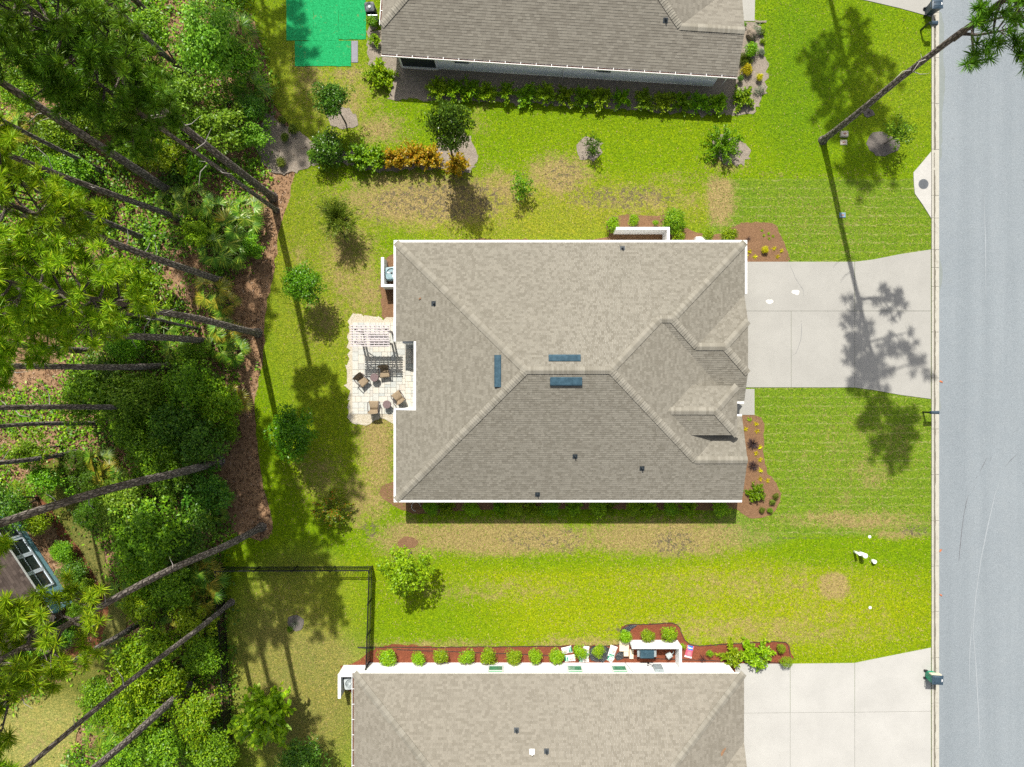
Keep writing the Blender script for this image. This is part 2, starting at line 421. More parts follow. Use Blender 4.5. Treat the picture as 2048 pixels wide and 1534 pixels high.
def lawn(name, poly_px, cell, seed):
    poly = densify(px_poly(poly_px), .45, .05, True, seed)
    poly = [(min(x, (1863 - 1024) / S), y) for x, y in poly]
    xs = [p[0] for p in poly]; ys = [p[1] for p in poly]
    gx = np.arange(min(xs), max(xs), cell); gy = np.arange(min(ys), max(ys), cell)
    X, Y = np.meshgrid(gx, gy); X = X.ravel(); Y = Y.ravel()
    ins = np.zeros(len(X), bool); n = len(poly)
    for i in range(n):
        x1, y1 = poly[i]; x2, y2 = poly[(i + 1) % n]
        if y1 == y2: continue
        cr = ((y1 > Y) != (y2 > Y)) & (X < (x2 - x1) * (Y - y1) / (y2 - y1) + x1)
        ins ^= cr
    pts = [Vector(p) for p in poly] + [Vector((x, y)) for x, y in zip(X[ins], Y[ins])]
    e = [(i, (i + 1) % n) for i in range(n)]
    v, _, fc, *_ = delaunay_2d_cdt(pts, e, [], 1, 1e-5, False)
    V = np.array([(p.x, p.y, 0.) for p in v]); F = np.array([f for f in fc if len(f) == 3])
    cx, cy = V[F][:, :, 0].mean(1), V[F][:, :, 1].mean(1); ok = np.zeros(len(F), bool)
    for i in range(n):
        x1, y1 = poly[i]; x2, y2 = poly[(i + 1) % n]
        if y1 != y2: ok ^= ((y1 > cy) != (y2 > cy)) & (cx < (x2 - x1) * (cy - y1) / (y2 - y1) + x1)
    F = F[ok]
    A = V[F]; cz = (A[:, 1, 0] - A[:, 0, 0]) * (A[:, 2, 1] - A[:, 0, 1]) - (A[:, 1, 1] - A[:, 0, 1]) * (A[:, 2, 0] - A[:, 0, 0])
    F[cz < 0] = F[cz < 0][:, ::-1]
    me = mesh_np(name, V, F, [M['lawn']])
    px = V[:, 0] * S + 1024; py = 767 - V[:, 1] * S
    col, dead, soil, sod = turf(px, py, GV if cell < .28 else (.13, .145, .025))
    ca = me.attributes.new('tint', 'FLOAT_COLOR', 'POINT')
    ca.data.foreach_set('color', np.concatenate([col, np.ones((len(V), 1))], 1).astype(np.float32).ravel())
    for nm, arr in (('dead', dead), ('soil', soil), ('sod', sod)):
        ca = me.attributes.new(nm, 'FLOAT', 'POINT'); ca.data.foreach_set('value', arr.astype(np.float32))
    tag(obj(name, me), kind='structure')
lawn('lawn', LAWN, .27, 3)
lawn('lawn', LAWN2, .3, 4)

def grass_blades(n, seed):
    r = np.random.default_rng(seed); px = r.uniform(440, 1862, n); py = r.uniform(-30, 1570, n)
    def inside(pts):
        c = np.zeros(len(px), bool)
        for i in range(len(pts)):
            x1, y1 = pts[i]; x2, y2 = pts[(i + 1) % len(pts)]
            if y1 != y2: c ^= ((y1 > py) != (y2 > py)) & (px < (x2 - x1) * (py - y1) / (y2 - y1) + x1)
        return c
    ok = inside(LAWN)
    for q in NOGRASS: ok &= ~inside(q)
    px = px[ok]; py = py[ok]; col, dead, soil, sod = turf(px, py, GV); m = len(px)
    ok = r.random(m) > soil * .9; px, py, col, dead, sod = px[ok], py[ok], col[ok], dead[ok], sod[ok]; m = len(px)
    dry = r.random(m) < np.clip(dead - .05, .02, .8); tone = r.uniform(.7, 1.6, (m, 1)); col = col * tone
    col[dry] = np.array([(.40, .30, .13)]) * r.uniform(.6, 1.35, (int(dry.sum()), 1))
    C = np.stack([(px - 1024) / S, (767 - py) / S, np.zeros(m)], 1); a = r.uniform(0, 6.283, m)
    D = np.stack([np.cos(a), np.sin(a), r.uniform(.15, .9, m)], 1); D /= np.linalg.norm(D, axis=1, keepdims=True)
    Sd = np.stack([-np.sin(a), np.cos(a), np.zeros(m)], 1); L = r.uniform(.06, .14, (m, 1)); W_ = r.uniform(.012, .026, (m, 1))
    V = np.stack([C - Sd * W_, C + Sd * W_, C + D * L + np.array([0, 0, -.01])], 1).reshape(-1, 3); F = np.arange(m * 3).reshape(-1, 3)
    t = NT('grass_blade'); cc = t.n('Attribute', attribute_name='tint').outputs['Color']
    bs = t.n('BsdfPrincipled', {'Base Color': cc, 'Roughness': .6, 'Specular IOR Level': .2}); tr = t.n('BsdfTranslucent', {'Color': cc})
    t.surf(t.n('MixShader', {0: .3, 1: bs.outputs[0], 2: tr.outputs[0]}).outputs[0])
    me = mesh_np('grass', V, F, [t.m]); at = me.attributes.new('tint', 'FLOAT_COLOR', 'POINT')
    at.data.foreach_set('color', np.repeat(np.concatenate([col, np.ones((m, 1))], 1), 3, 0).astype(np.float32).ravel())
    tag(obj('grass', me), 'short green and dry grass blades over the whole lawn', 'grass', kind='stuff')

def mulch_mat(name, dark, mid, light):
    t = NT(name)
    f = t.noise(9., 4, .8, dist=1.2); b = t.noise(2., 4, .7); f2 = t.noise(24., 3, .8, dist=1)
    c = t.ramp(f, [(.28, dark), (.5, mid), (.75, light)])
    c = t.mix(t.mapr(b, .35, .7, 0, .4), c, dark)
    c = t.mix(.35, c, t.ramp(f2, [(.3, dark), (.7, light)]))
    t.bsdf(c, .95, t.bump(f, .05), spec=.1)
    return t.m
M['mulch_brown'] = mulch_mat('brown_pine_straw', (.095, .050, .026), (.205, .115, .06), (.33, .20, .115))
M['mulch_red'] = mulch_mat('red_mulch', (.07, .022, .014), (.20, .055, .028), (.32, .115, .06))
M['mulch_grey'] = mulch_mat('grey_leaf_mulch', (.10, .085, .07), (.28, .235, .185), (.44, .38, .31))
M['sandy'] = mulch_mat('pale_sand', (.30, .24, .13), (.50, .45, .36), (.70, .67, .60))
M['mulch_dark'] = mulch_mat('dark_grey_mulch', (.05, .045, .04), (.14, .125, .11), (.28, .25, .22))

BEDS = [
    ('mulch_brown', [(880, 482), (1190, 479), (1212, 455), (1224, 433), (1332, 432), (1348, 446), (1400, 466), (1440, 468), (1482, 447), (1545, 445), (1560, 468), (1572, 500), (1572, 526), (1470, 530), (1200, 530), (880, 530)]),
    ('mulch_brown', [(1470, 831), (1509, 831), (1526, 843), (1527, 900), (1533, 940), (1551, 965), (1561, 987), (1555, 1016), (1535, 1034), (1505, 1036), (1478, 1022), (1460, 990)]),
    ('mulch_brown', [(815, 960), (1478, 960), (1475, 1016), (1300, 1019), (1000, 1018), (815, 1024)]),
    ('mulch_brown', [(768, 520), (830, 515), (830, 645), (785, 644), (768, 636), (762, 600)]),
    ('mulch_red', [(748, 1400), (748, 1297), (900, 1294), (1100, 1292), (1238, 1289), (1240, 1262), (1252, 1250), (1300, 1248), (1345, 1246), (1360, 1256), (1368, 1278), (1392, 1291), (1450, 1288), (1555, 1283), (1576, 1291), (1581, 1326), (1485, 1334), (1480, 1400)]),
    ('mulch_red', [(683, 1333), (710, 1326), (737, 1323), (740, 1345), (690, 1350)]),
    ('mulch_grey', [(735, 60), (755, 55), (800, 60), (1480, 44), (1508, 44), (1524, 62), (1531, 100), (1535, 140), (1531, 180), (1516, 212), (1480, 230), (1300, 222), (1000, 204), (800, 197), (780, 190), (790, 150), (740, 130)]),
    ('mulch_grey', [(632, 296), (690, 300), (800, 308), (868, 304), (884, 270), (930, 268), (946, 290), (954, 322), (930, 346), (850, 338), (790, 342), (700, 332), (645, 320)]),
    ('mulch_grey', [(1152, 298), (1160, 282), (1176, 276), (1194, 284), (1202, 300), (1196, 318), (1178, 322), (1160, 316)]),
    ('mulch_dark', [(1733, 287), (1740, 272), (1758, 264), (1778, 270), (1800, 282), (1796, 300), (1770, 311), (1745, 307)]),
    ('mulch_brown', [(796, 1083), (808, 1074), (826, 1076), (836, 1088), (822, 1098), (802, 1096)]),
    ('mulch_grey', [(1424, 292), (1440, 274), (1466, 276), (1496, 294), (1500, 312), (1470, 330), (1440, 322)]),
    ('mulch_dark', [(574, 1244), (584, 1232), (600, 1232), (608, 1246), (600, 1260), (582, 1258)]),
    ('sandy', [(700, 640), (730, 630), (770, 638), (795, 650), (795, 832), (770, 838), (700, 834)]),
    ('mulch_grey', [(655, 225), (685, 215), (710, 228), (712, 250), (690, 258), (662, 246)]),
    ('mulch_grey', [(535, 225), (560, 240), (590, 260), (624, 284), (642, 318), (606, 337), (565, 348), (528, 330), (515, 285)]),
    ('mulch_dark', [(1727, 226), (1734, 216), (1745, 219), (1748, 230), (1736, 236)])]
for k, (mt, pts) in enumerate(BEDS):
    sheet('mulch_bed', pts, .010 + .0015 * k, M[mt], .05, .10 if mt in ('mulch_grey', 'sandy') else .04, True, .22, 20 + k)

# reddish path curling round the blue cottage
sheet('mulch_path', [(95, 905), (125, 935), (140, 1000), (165, 1060), (195, 1130), (225, 1190), (215, 1260), (170, 1320), (100, 1370), (40, 1400), (-40, 1430), (-40, 1380), (30, 1350), (110, 1320), (165, 1270), (185, 1215), (160, 1150), (110, 1060), (70, 980)], -.02, mulch_mat('rust_straw', (.08, .03, .016), (.2, .075, .036), (.34, .15, .075)), .05, .05, True, .4, 9)

# ------------------------------------------------------------------ road, kerb, concrete
t = NT('old_asphalt')
a = t.noise(.16, 5, .6); b = t.noise(1.2, 5, .6); f = t.noise(38., 2, .8); f2 = t.n('TexVoronoi', {'Vector': t.co, 'Scale': 26.}).outputs['Distance']
c = t.ramp(a, [(.3, (.190, .217, .236)), (.7, (.226, .255, .272))])
c = t.mix(t.mapr(b, .42, .75, 0, .55), c, (.242, .265, .276))
mp = t.n('Mapping', {'Vector': t.co, 'Scale': (.75, .03, 1)}).outputs[0]
c = t.mix(t.mapr(t.noise(1.0, 4, co=mp), .42, .68, 0, .75), c, (.165, .19, .206))
sp = t.noise(2.6, 2, .5); c = t.mix(t.mapr(sp, .70, .78, 0, .5), c, (.125, .138, .148))
c = t.mix(.38, c, t.ramp(t.noise(14., 4, .85), [(.32, (.11, .126, .137)), (.5, (.205, .231, .247)), (.68, (.33, .365, .385))]))
t.bsdf(c, .88, t.bump(f, .012), spec=.2)
M['asphalt'] = t.m
RX = (1878 - 1024) / S
road = tag(MB().prism([(RX, -300), (RX + 11, -300), (RX + 11, 300), (RX, 300)], -.08, -.02).build('road', M['asphalt']), kind='structure')
M['seam'] = concrete_mat('damp_gutter_seam', (.20, .225, .215), (.15, .16, .15), .5, 3.)
for k, pts in enumerate([[(1877.5, 20), (1884, 28), (1888, 60), (1887, 100), (1890, 160), (1886, 220), (1884, 290), (1879, 335), (1877.5, 335)],
                         [(1877.5, 500), (1881, 520), (1886, 540), (1883, 565), (1879, 590), (1877.5, 600)],
                         [(1877.5, 780), (1882, 800), (1883, 815), (1879, 825), (1877.5, 825)]]):
    sheet('road_seam', pts, -.014, M['seam'], .02, .03, True, .3, 60 + k, parent=road)
M['pale'] = concrete_mat('dusty_road_edge', (.46, .455, .45), (.4, .4, .4), .4, 1.5)
M['skid'] = simple('tyre_rubber_mark', (.12, .125, .135), .9, .3, 3.)
def stroke(name, pts, wid, z, mat, parent=None, seed=3):
    r = random.Random(seed); V = []; F = []; q = [P(x, y) for x, y in pts]
    for i, p in enumerate(q):
        d = (q[min(i + 1, len(q) - 1)] - q[max(0, i - 1)]).normalized(); nn = Vector((-d.y, d.x, 0))
        ww = wid * r.uniform(.4, 1.2) * (.3 if i in (0, len(q) - 1) else 1)
        V += [p + nn * ww / 2 + Vector((0, 0, z)), p - nn * ww / 2 + Vector((0, 0, z))]
        if i: F.append((2 * i - 2, 2 * i - 1, 2 * i + 1, 2 * i))
    return obj(name, mesh_py(name, V, F, [mat]), parent)
for k, (pts, wd) in enumerate([([(1918, 1122), (1921, 1090), (1924, 1060), (1928, 1030), (1933, 1005), (1937, 990)], .05), ([(1960, 944), (1967, 930), (1974, 916)], .04), ([(2010, 934), (2024, 918), (2037, 906)], .03), ([(1944, 985), (1950, 972)], .03), ([(2026, 865), (2036, 860)], .05), ([(1980, 922), (1983, 914)], .06), ([(1952, 958), (1955, 952)], .05)]):
    stroke('tyre_mark', pts, wd, -.012, M['skid'], road, k)
M['lightline'] = simple('pale_scuff', (.27, .295, .31), .9, .1)
for k, (pts, wd) in enumerate([([(1960, 1500), (1957, 1420), (1952, 1330), (1946, 1260), (1952, 1190), (1962, 1120), (1974, 1060), (1990, 990), (2000, 960)], .07), ([(1938, 1400), (1940, 1300), (1945, 1230)], .05), ([(1972, 600), (1971, 480), (1968, 380)], .05)]):
    stroke('pale_scuff', pts, wd, -.013, M['lightline'], road, k)

# kerb and gutter, cast in ten-foot lengths
kx = [(1862.3 - 1024) / S, (1865.8 - 1024) / S, (1867.2 - 1024) / S, (1872.5 - 1024) / S, (1878.2 - 1024) / S]
kz = [.085, .085, .02, -.012, .003]
kerb = thing('kerb', None, None); kerb['kind'] = 'structure'
ky = [-40] + [25, 115, 207, 299, 391, 436, 499, 535, 573, 664, 756, 858, 949, 1041, 1132, 1223, 1315, 1406, 1497] + [1590]
for y0, y1 in zip(ky[:-1], ky[1:]):
    Y0 = (767 - y1) / S + .012; Y1 = (767 - y0) / S - .012
    V = [(x, Y, z) for Y in (Y0, Y1) for x, z in list(zip(kx, kz)) + [(kx[4], -.1), (kx[0], -.1)]]
    F = [(i, i + 1, i + 8, i + 7) for i in range(6)] + [(6, 0, 7, 13), (6, 5, 4, 3, 2, 1, 0), (7, 8, 9, 10, 11, 12, 13)]
    obj('kerb_segment', mesh_py('kerb_segment', V, F, [M['kerb']]), kerb)
M['grime'] = mulch_mat('gutter_grime', (.08, .072, .054), (.175, .16, .125), (.28, .26, .21))
for k, (y0, y1, wd) in enumerate([(30, 130, 5.4), (130, 300, 5.0), (305, 335, 2.), (340, 500, 3.6), (500, 620, 4.4), (620, 790, 4.4), (790, 1000, 4.6), (1000, 1330, 4.8), (1330, 1352, 6.), (1352, 1560, 4.6)]):
    r = random.Random(k); n = 24
    lx = [1867.5 + r.uniform(-.2, .3) for _ in range(n)]; rx_ = [1867.5 + wd * r.uniform(.55, 1.) for _ in range(n)]
    V = []; F = []
    for i in range(n):
        yy = y0 + (y1 - y0) * i / (n - 1)
        for xx in (lx[i], rx_[i]):
            q = P(xx, yy); zz = np.interp(q.x, kx, kz) + .005; V.append((q.x, q.y, zz))
        if i: F.append((2 * i - 1, 2 * i - 2, 2 * i, 2 * i + 1))
    obj('gutter_dirt', mesh_py('gutter_dirt', V, F, [M['grime']]), kerb)

def slabs(name, label_polys, mat, z=.035):
    root = thing(name, None, None); root['kind'] = 'structure'
    for pts in label_polys:
        q = px_poly(pts); c = Vector((sum(p[0] for p in q) / len(q), sum(p[1] for p in q) / len(q)))
        q = [tuple(Vector(p) + (c - Vector(p)).normalized() * .014) for p in q]
        MB().prism(q, -.08, z).build('slab', mat, root)
    return root
dr = slabs('driveway', [[(1466, 523.5), (1709, 523.5), (1709, 622), (1466, 622)], [(1466, 622), (1582, 622), (1582, 775), (1466, 775)], [(1582, 622), (1709, 622), (1709, 775), (1582, 775)],
    [(1709, 523.5), (1745, 519), (1800, 508), (1861.5, 499), (1861.5, 622), (1709, 622)], [(1709, 622), (1861.5, 622), (1861.5, 798), (1800, 790), (1745, 780), (1709, 775)]], M['concrete'])
for k, pts in enumerate([[(1580, 532), (1586, 545), (1590, 556), (1597, 567), (1606, 580), (1607, 594)], [(1602, 640), (1603, 660), (1601, 680), (1597, 692), (1592, 706), (1583, 712)]]):
    stroke('crack', pts, .02, .0385, M['skid'], dr, k)
slabs('driveway', [[(1470, 1326), (1580, 1327), (1580, 1425), (1470, 1426)], [(1580, 1327), (1709, 1325.5), (1709, 1424), (1580, 1425)], [(1470, 1426), (1580, 1425), (1580, 1600), (1470, 1600)], [(1580, 1425), (1709, 1424), (1709, 1600), (1580, 1600)],
    [(1709, 1325.5), (1745, 1318), (1800, 1307), (1861.5, 1295), (1861.5, 1422), (1709, 1424)], [(1709, 1424), (1861.5, 1422), (1861.5, 1600), (1709, 1600)]], M['concrete_bright'])
slabs('driveway', [[(1640, -60), (1861.5, -60), (1861.5, 34), (1800, 17), (1735, 2), (1700, -5)]], M['concrete'])
slabs('walkway', [[(1455, 777.5), (1509, 777.5), (1509, 830), (1455, 830)]], M['concrete'], .03)
slabs('walkway', [[(1455, -40), (1511, -40), (1509, 43), (1455, 41)]], M['concrete'], .03)
ap = slabs('gutter_apron', [[(1861.8, 303), (1846, 322), (1826, 345), (1827, 372), (1829, 388), (1846, 412), (1861.8, 437)]], M['apron'], .05)
mh = MB().lathe([(.33, .045), (.33, .062), (.29, .062), (.285, .056), (.0, .056)], 28, P(1846, 368.5))
for k in range(-3, 4): mh.box(-.2, .2, k * .07 - .015, k * .07 + .015, .056, .066, org=P(1846, 368.5))
tag(mh.build('manhole_cover', M['iron']), 'round dark iron manhole cover set in concrete apron by kerb', 'manhole cover')
# poured spots on the drive
M['patch'] = simple('pale_cement_patch', (.62, .60, .56), .9, .05)
for k, (x, y) in enumerate([(1590, 584), (1538, 603)]):
    sheet('cement_patch', [(x - 8, y), (x - 2, y - 4), (x + 7, y - 3), (x + 8, y + 3), (x - 1, y + 5)], .0385, M['patch'], .004, .02, True, .1, k, parent=dr)

NOGRASS = [q for _, q in BEDS] + [[(1480, 520), (1709, 522), (1862, 497), (1862, 800), (1709, 777), (1480, 777)], [(1470, 1327), (1709, 1324), (1862, 1294), (1862, 1580), (1470, 1580)], [(1700, -40), (1862, -40), (1862, 34), (1735, 2)], [(1455, 777), (1509, 777), (1509, 830), (1455, 830)],
    [(1862, 303), (1826, 345), (1829, 388), (1862, 437)], [(573, -40), (732, -40), (732, 81), (703, 83), (716, 126), (703, 133), (590, 133), (590, 82), (573, 82)], [(815, 505), (1465, 505), (1465, 985), (815, 985)], [(703, 643), (834, 643), (834, 828), (703, 828)], [(700, 1328), (1485, 1328), (1485, 1580), (700, 1580)], [(790, -40), (1450, -40), (1450, 168), (790, 132)], [(1480, -40), (1510, -40), (1510, 44), (1480, 44)]]
grass_blades(330000, 5)

# ------------------------------------------------------------------ roofs
class Plane:
    """roof plane z = a x + b y + c over a plan polygon"""
    def __init__(s, pts, n, org, z0, pitch=.38, exp=.143, tabs=(.14, .36)):
        # rises along plan direction n from org at height z0
        s.pts = [Vector(p) for p in pts]; s.n = Vector(n).normalized(); s.org = Vector(org); s.z0 = z0; s.p = pitch
    def z(s, p): return s.z0 + s.p * (Vector(p[:2]) - s.org).dot(s.n)

def clip(poly, ax, lim, keep_ge):
    out = []; n = len(poly)
    for i in range(n):
        a, b = poly[i], poly[(i + 1) % n]
        da = (a[ax] - lim) * (1 if keep_ge else -1); db = (b[ax] - lim) * (1 if keep_ge else -1)
        if da >= 0: out.append(a)
        if (da > 0 and db < 0) or (da < 0 and db > 0):
            t = da / (da - db); out.append((a[0] + (b[0] - a[0]) * t, a[1] + (b[1] - a[1]) * t))
    return out

def area(p): return abs(sum(p[i][0] * p[(i + 1) % len(p)][1] - p[(i + 1) % len(p)][0] * p[i][1] for i in range(len(p)))) / 2 if len(p) > 2 else 0

def shingle(planes, seed, exp=.143, tabs=(.14, .36), lift=(.010, .020)):
    r = random.Random(seed); V = []; F = []
    for pl in planes:
        un = Vector((pl.n.y, -pl.n.x)); k = math.sqrt(1 + pl.p ** 2)
        uv = [((p - pl.org).dot(un), (p - pl.org).dot(pl.n) * k) for p in pl.pts]
        nx = Vector((-pl.n.x * pl.p, -pl.n.y * pl.p, 1)).normalized()
        umin = min(p[0] for p in uv); umax = max(p[0] for p in uv)
        vmin = min(p[1] for p in uv); vmax = max(p[1] for p in uv)
        def W(u, v, l):
            q = pl.org + un * u + pl.n * (v / k)
            return (q.x + nx.x * l, q.y + nx.y * l, pl.z0 + pl.p * v / k + nx.z * l)
        v0 = vmin
        while v0 < vmax:
            v1 = v0 + exp
            strip = clip(clip(uv, 1, v0, True), 1, v1, False)
            if area(strip) > 1e-4:
                a0 = min(p[0] for p in strip); a1 = max(p[0] for p in strip)
                u = a0 - r.uniform(0, .3)
                while u < a1:
                    u2 = u + r.uniform(*tabs)
                    q = clip(clip(strip, 0, u, True), 0, u2 - .004, False)
                    if area(q) > 4e-4:
                        l0 = r.uniform(*lift); b = len(V); n = len(q)
                        for (x, y) in q: V.append(W(x, y, l0 + (.003 - l0) * (y - v0) / exp))
                        F.append(tuple(range(b, b + n)))
                        for i in range(n):
                            pa, pb = q[i], q[(i + 1) % n]
                            if abs(pa[1] - v0) < 1e-6 and abs(pb[1] - v0) < 1e-6 and abs(pa[0] - pb[0]) > .01:
                                c0 = len(V); V.append(W(pa[0], v0, -.004)); V.append(W(pb[0], v0, -.004))
                                F.append((b + i, b + (i + 1) % n, c0 + 1, c0))
                    u = u2
            v0 = v1
    return V, F

def ridge_caps(lines, seed):
    """lines: (p, q, planeA, planeB) from low end to high end"""
    r = random.Random(seed); V = []; F = []
    for p, q, A, B in lines:
        p = Vector(p); q = Vector(q); L = (q - p).length; d = (q - p) / L; nn = Vector((-d.y, d.x))
        n = max(1, int(L / .15)); w_ = .225
        zf = lambda c: min(A.z(c), B.z(c))
        for i in range(n):
            s0 = L * i / n - .01; s1 = L * (i + 1) / n + .05; l0 = r.uniform(.055, .075); l1 = .03
            b = len(V)
            for sv, l in ((s0, l0), (s1, l1)):
                c = p + d * sv
                for kx_ in (-w_, -.03, .03, w_):
                    V.append((*(c + nn * kx_), zf(c + nn * kx_) + l))
            c = p + d * s0
            for kx_ in (-w_, -.03, .03, w_): V.append((*(c + nn * kx_), zf(c + nn * kx_)))
            for k in range(3):
                F.append((b + k + 1, b + k, b + 4 + k, b + 5 + k)); F.append((b + k, b + k + 1, b + 9 + k, b + 8 + k))
            F.append((b, b + 8, b + 4)); F.append((b + 3, b + 7, b + 11))
    return V, F

def make_roof(house, planes, ridges, mat, seed, exp=.143, tabs=(.14, .36)):
    mb = MB()
    for pl in planes:
        z = [pl.z(p) - .012 for p in pl.pts]
        mb.prism([tuple(p) for p in pl.pts], [a - .16 for a in z], z)
    roof = mb.build('roof', M['fascia'], house)
    V, F = shingle(planes, seed, exp, tabs)
    o = obj('shingles', mesh_py('shingles', V, F, [mat]), roof); o['kind'] = 'stuff'
    V, F = ridge_caps(ridges, seed + 1)
    o = obj('ridge_caps', mesh_py('ridge_caps', V, F, [M['caps_brown' if mat is M['shingle_brown'] else 'caps']]), roof); o['kind'] = 'stuff'
    return roof
M['fascia'] = simple('white_fascia', (.74, .74, .72), .6, .05)
M['debris'] = mulch_mat('leaf_debris', (.04, .022, .016), (.14, .065, .04), (.25, .14, .09))

def gutter(house, a, b, z, covered=True, wd=.145, straps=True):
    """white gutter along a->b (plan), trough on the right-hand side"""
    a = Vector(a); b = Vector(b); L = (b - a).length; d = (b - a) / L; ang = math.atan2(d.y, d.x)
    m = MB()
    if covered:
        m.box(0, L, -wd, .0, -.11, .012, .012)
    else:
        m.box(0, L, -wd, -wd + .03, -.10, .015); m.box(0, L, -.012, .012, -.10, -.004); m.box(0, L, -wd + .03, -.012, -.10, -.085)
    g_ = m.build('gutter', M['white'], house, loc=(a.x, a.y, z), rot=(0, 0, ang))
    if not covered:
        MB().box(.02, L - .02, -wd + .032, -.014, -.084, -.045).build('leaf_debris', M['debris'], g_)
        n = int(L / .98)
        for i in range(1, n + 1):
            MB().box(L * i / (n + 1) - .014, L * i / (n + 1) + .014, -wd - .004, .02, .002, .02).build('hanger', M['white'], g_)
    return g_

def pipe_vent(house, x, y, pl, name='vent_pipe', mat='boot', hh=.28):
    p = P(x, y, 3.5)
    for _ in range(12): p = P(x, y, pl.z(p))
    p.z = pl.z(p)
    v = MB(); R = Vector((-pl.n.x * pl.p, -pl.n.y * pl.p, 1)).to_track_quat('Z', 'Y')
    m = MB().box(-.15, .15, -.17, .13, .016, .028)
    for q in m.V: q.rotate(R)
    v.add([q + p for q in m.V], m.F)
    v.lathe([(.085, -.03), (.075, .07), (.045, .12), (.042, hh), (.03, hh)], 12, p)
    return v.build(name, M[mat], house, smooth=False)

def ridge_vent(house, x0, x1, y0, y1, pl):
    """low metal roof vent lying on plane pl inside a pixel box"""
    c = P((x0 + x1) / 2, (y0 + y1) / 2, 5)
    for _ in range(12): c = P((x0 + x1) / 2, (y0 + y1) / 2, pl.z(c))
    f = (1 - c.z / H) / S; L = max(x1 - x0, y1 - y0) * f; wd = min(x1 - x0, y1 - y0) * f
    un = Vector((pl.n.y, -pl.n.x, 0)); up = Vector((pl.n.x, pl.n.y, pl.p)).normalized(); nm = up.cross(un) * -1
    if nm.z < 0: nm = -nm
    def W(u, v, l): return c + un * u + up * v + nm * l
    m = MB(); h0 = .02; h1 = .17
    V = [W(u, v, l) for u in (-L / 2, L / 2) for v, l in ((wd / 2, h0), (wd / 2 - .03, .06), (-wd / 2 + .10, h1), (-wd / 2 + .03, h1 - .02), (-wd / 2, .05), (-wd / 2, h0))]
    F = [(i, i + 1, i + 7, i + 6) for i in range(5)] + [(5, 0, 6, 11), (5, 4, 3, 2, 1, 0), (6, 7, 8, 9, 10, 11)]
    if (V[1] - V[0]).cross(V[6] - V[0]).dot(nm) < 0: F = [tuple(reversed(q)) for q in F]
    m.add(V, F)
    return m.build('roof_vent', M['vent'], house)

def window(house, c, d, wd, z0, z1, nrm, panes=('glass_green', 'glass_pale'), fr=.07, mat='white', split=.5):
    """window in a wall: centre c (plan), wall direction d, outward normal nrm"""
    c = Vector(c); d = Vector(d).normalized(); nv = Vector(nrm).normalized()
    def B(m, u0, u1, a, b, o0, o1):
        V = [(*(c + d * u + nv * o), z) for o in (o0, o1) for u, z in ((u0, a), (u1, a), (u1, b), (u0, b))]
        F = [(0, 1, 2, 3), (7, 6, 5, 4), (0, 4, 5, 1), (1, 5, 6, 2), (2, 6, 7, 3), (3, 7, 4, 0)]
        if d.x * nv.y - d.y * nv.x > 0: F = [tuple(reversed(q)) for q in F]
        m.add(V, F)
    h = wd / 2; zm = z0 + (z1 - z0) * split
    m = MB(); B(m, -h - fr, -h, z0 - fr, z1 + fr, .0, .07); B(m, h, h + fr, z0 - fr, z1 + fr, .0, .07)
    B(m, -h, h, z0 - fr, z0, .0, .075); B(m, -h, h, z1, z1 + fr, 0, .07); B(m, -h, h, zm - .025, zm + .025, 0, .06)
    win = m.build('window', M[mat], house)
    p1 = MB(); B(p1, -h, h, z0, zm - .025, .005, .03); p1.build('pane', M[panes[0]], win)
    p2 = MB(); B(p2, -h, h, zm + .025, z1, .005, .036); p2.build('pane', M[panes[1]], win)
    return win

# ------------------------------------------------------------------ the house in the middle
E0 = 2.45
h1 = thing('house', 'large single storey house with hipped shingle roof between the two driveways', 'house')
N_ = Plane([(-7.32, 8.9), (14.69, 8.9), (9.67, 3.89), (8.915, 3.89), (5.8, .775), (.805, .775)], (0, -1), (0, 8.9), E0)
W_ = Plane([(-7.32, 8.9), (.805, .775), (-7.32, -7.35), (-7.32, -1.67), (-5.98, -1.67), (-5.98, 2.65), (-7.32, 2.65)], (1, 0), (-7.32, 0), E0)
S_ = Plane([(-7.32, -7.35), (.805, .775), (5.8, .775), (11.29, -4.713), (14.51, -4.713), (14.51, -7.35)], (0, 1), (0, -7.35), E0)
E_ = Plane([(5.8, .775), (8.915, 3.89), (13.9, -1.1), (13.9, -2.08), (11.29, -4.713)], (-1, 0), (13.9, 0), 2.452)
GS_ = Plane([(8.915, 3.89), (9.67, 3.89), (11.3, 2.264), (13.03, 2.264), (14.65, .64), (14.65, -1.12), (13.9, -1.12)], (0, 1), (0, -1.12), 2.451)
GE_ = Plane([(9.67, 3.89), (14.69, 8.9), (14.69, 5.65), (11.3, 2.264)], (-1, 0), (14.69, 0), E0)
SN_ = Plane([(11.3, 2.264), (14.65, 5.61), (14.65, 3.88), (13.03, 2.264)], (0, -1), (0, 5.65), E0)
SH_ = Plane([(13.03, 2.264), (14.65, 3.88), (14.65, .64)], (-1, 0), (14.65, 0), 3.122)
GN_ = Plane([(11.29, -4.713), (14.51, -4.713), (14.51, -2.08), (13.9, -2.08)], (0, -1), (0, -2.08), E0)
EN_ = Plane([(9.484, -1.667), (11.0, -.154), (13.83, -.154), (12.36, -1.667)], (0, -1), (0, -.154), 3.556)
EE_ = Plane([(12.36, -1.667), (13.83, -.154), (13.83, -3.166)], (-1, 0), (13.83, 0), 3.556)
ES_ = Plane([(9.484, -1.667), (12.36, -1.667), (13.83, -3.166), (11.0, -3.166)], (0, 1), (0, -3.166), 3.556)
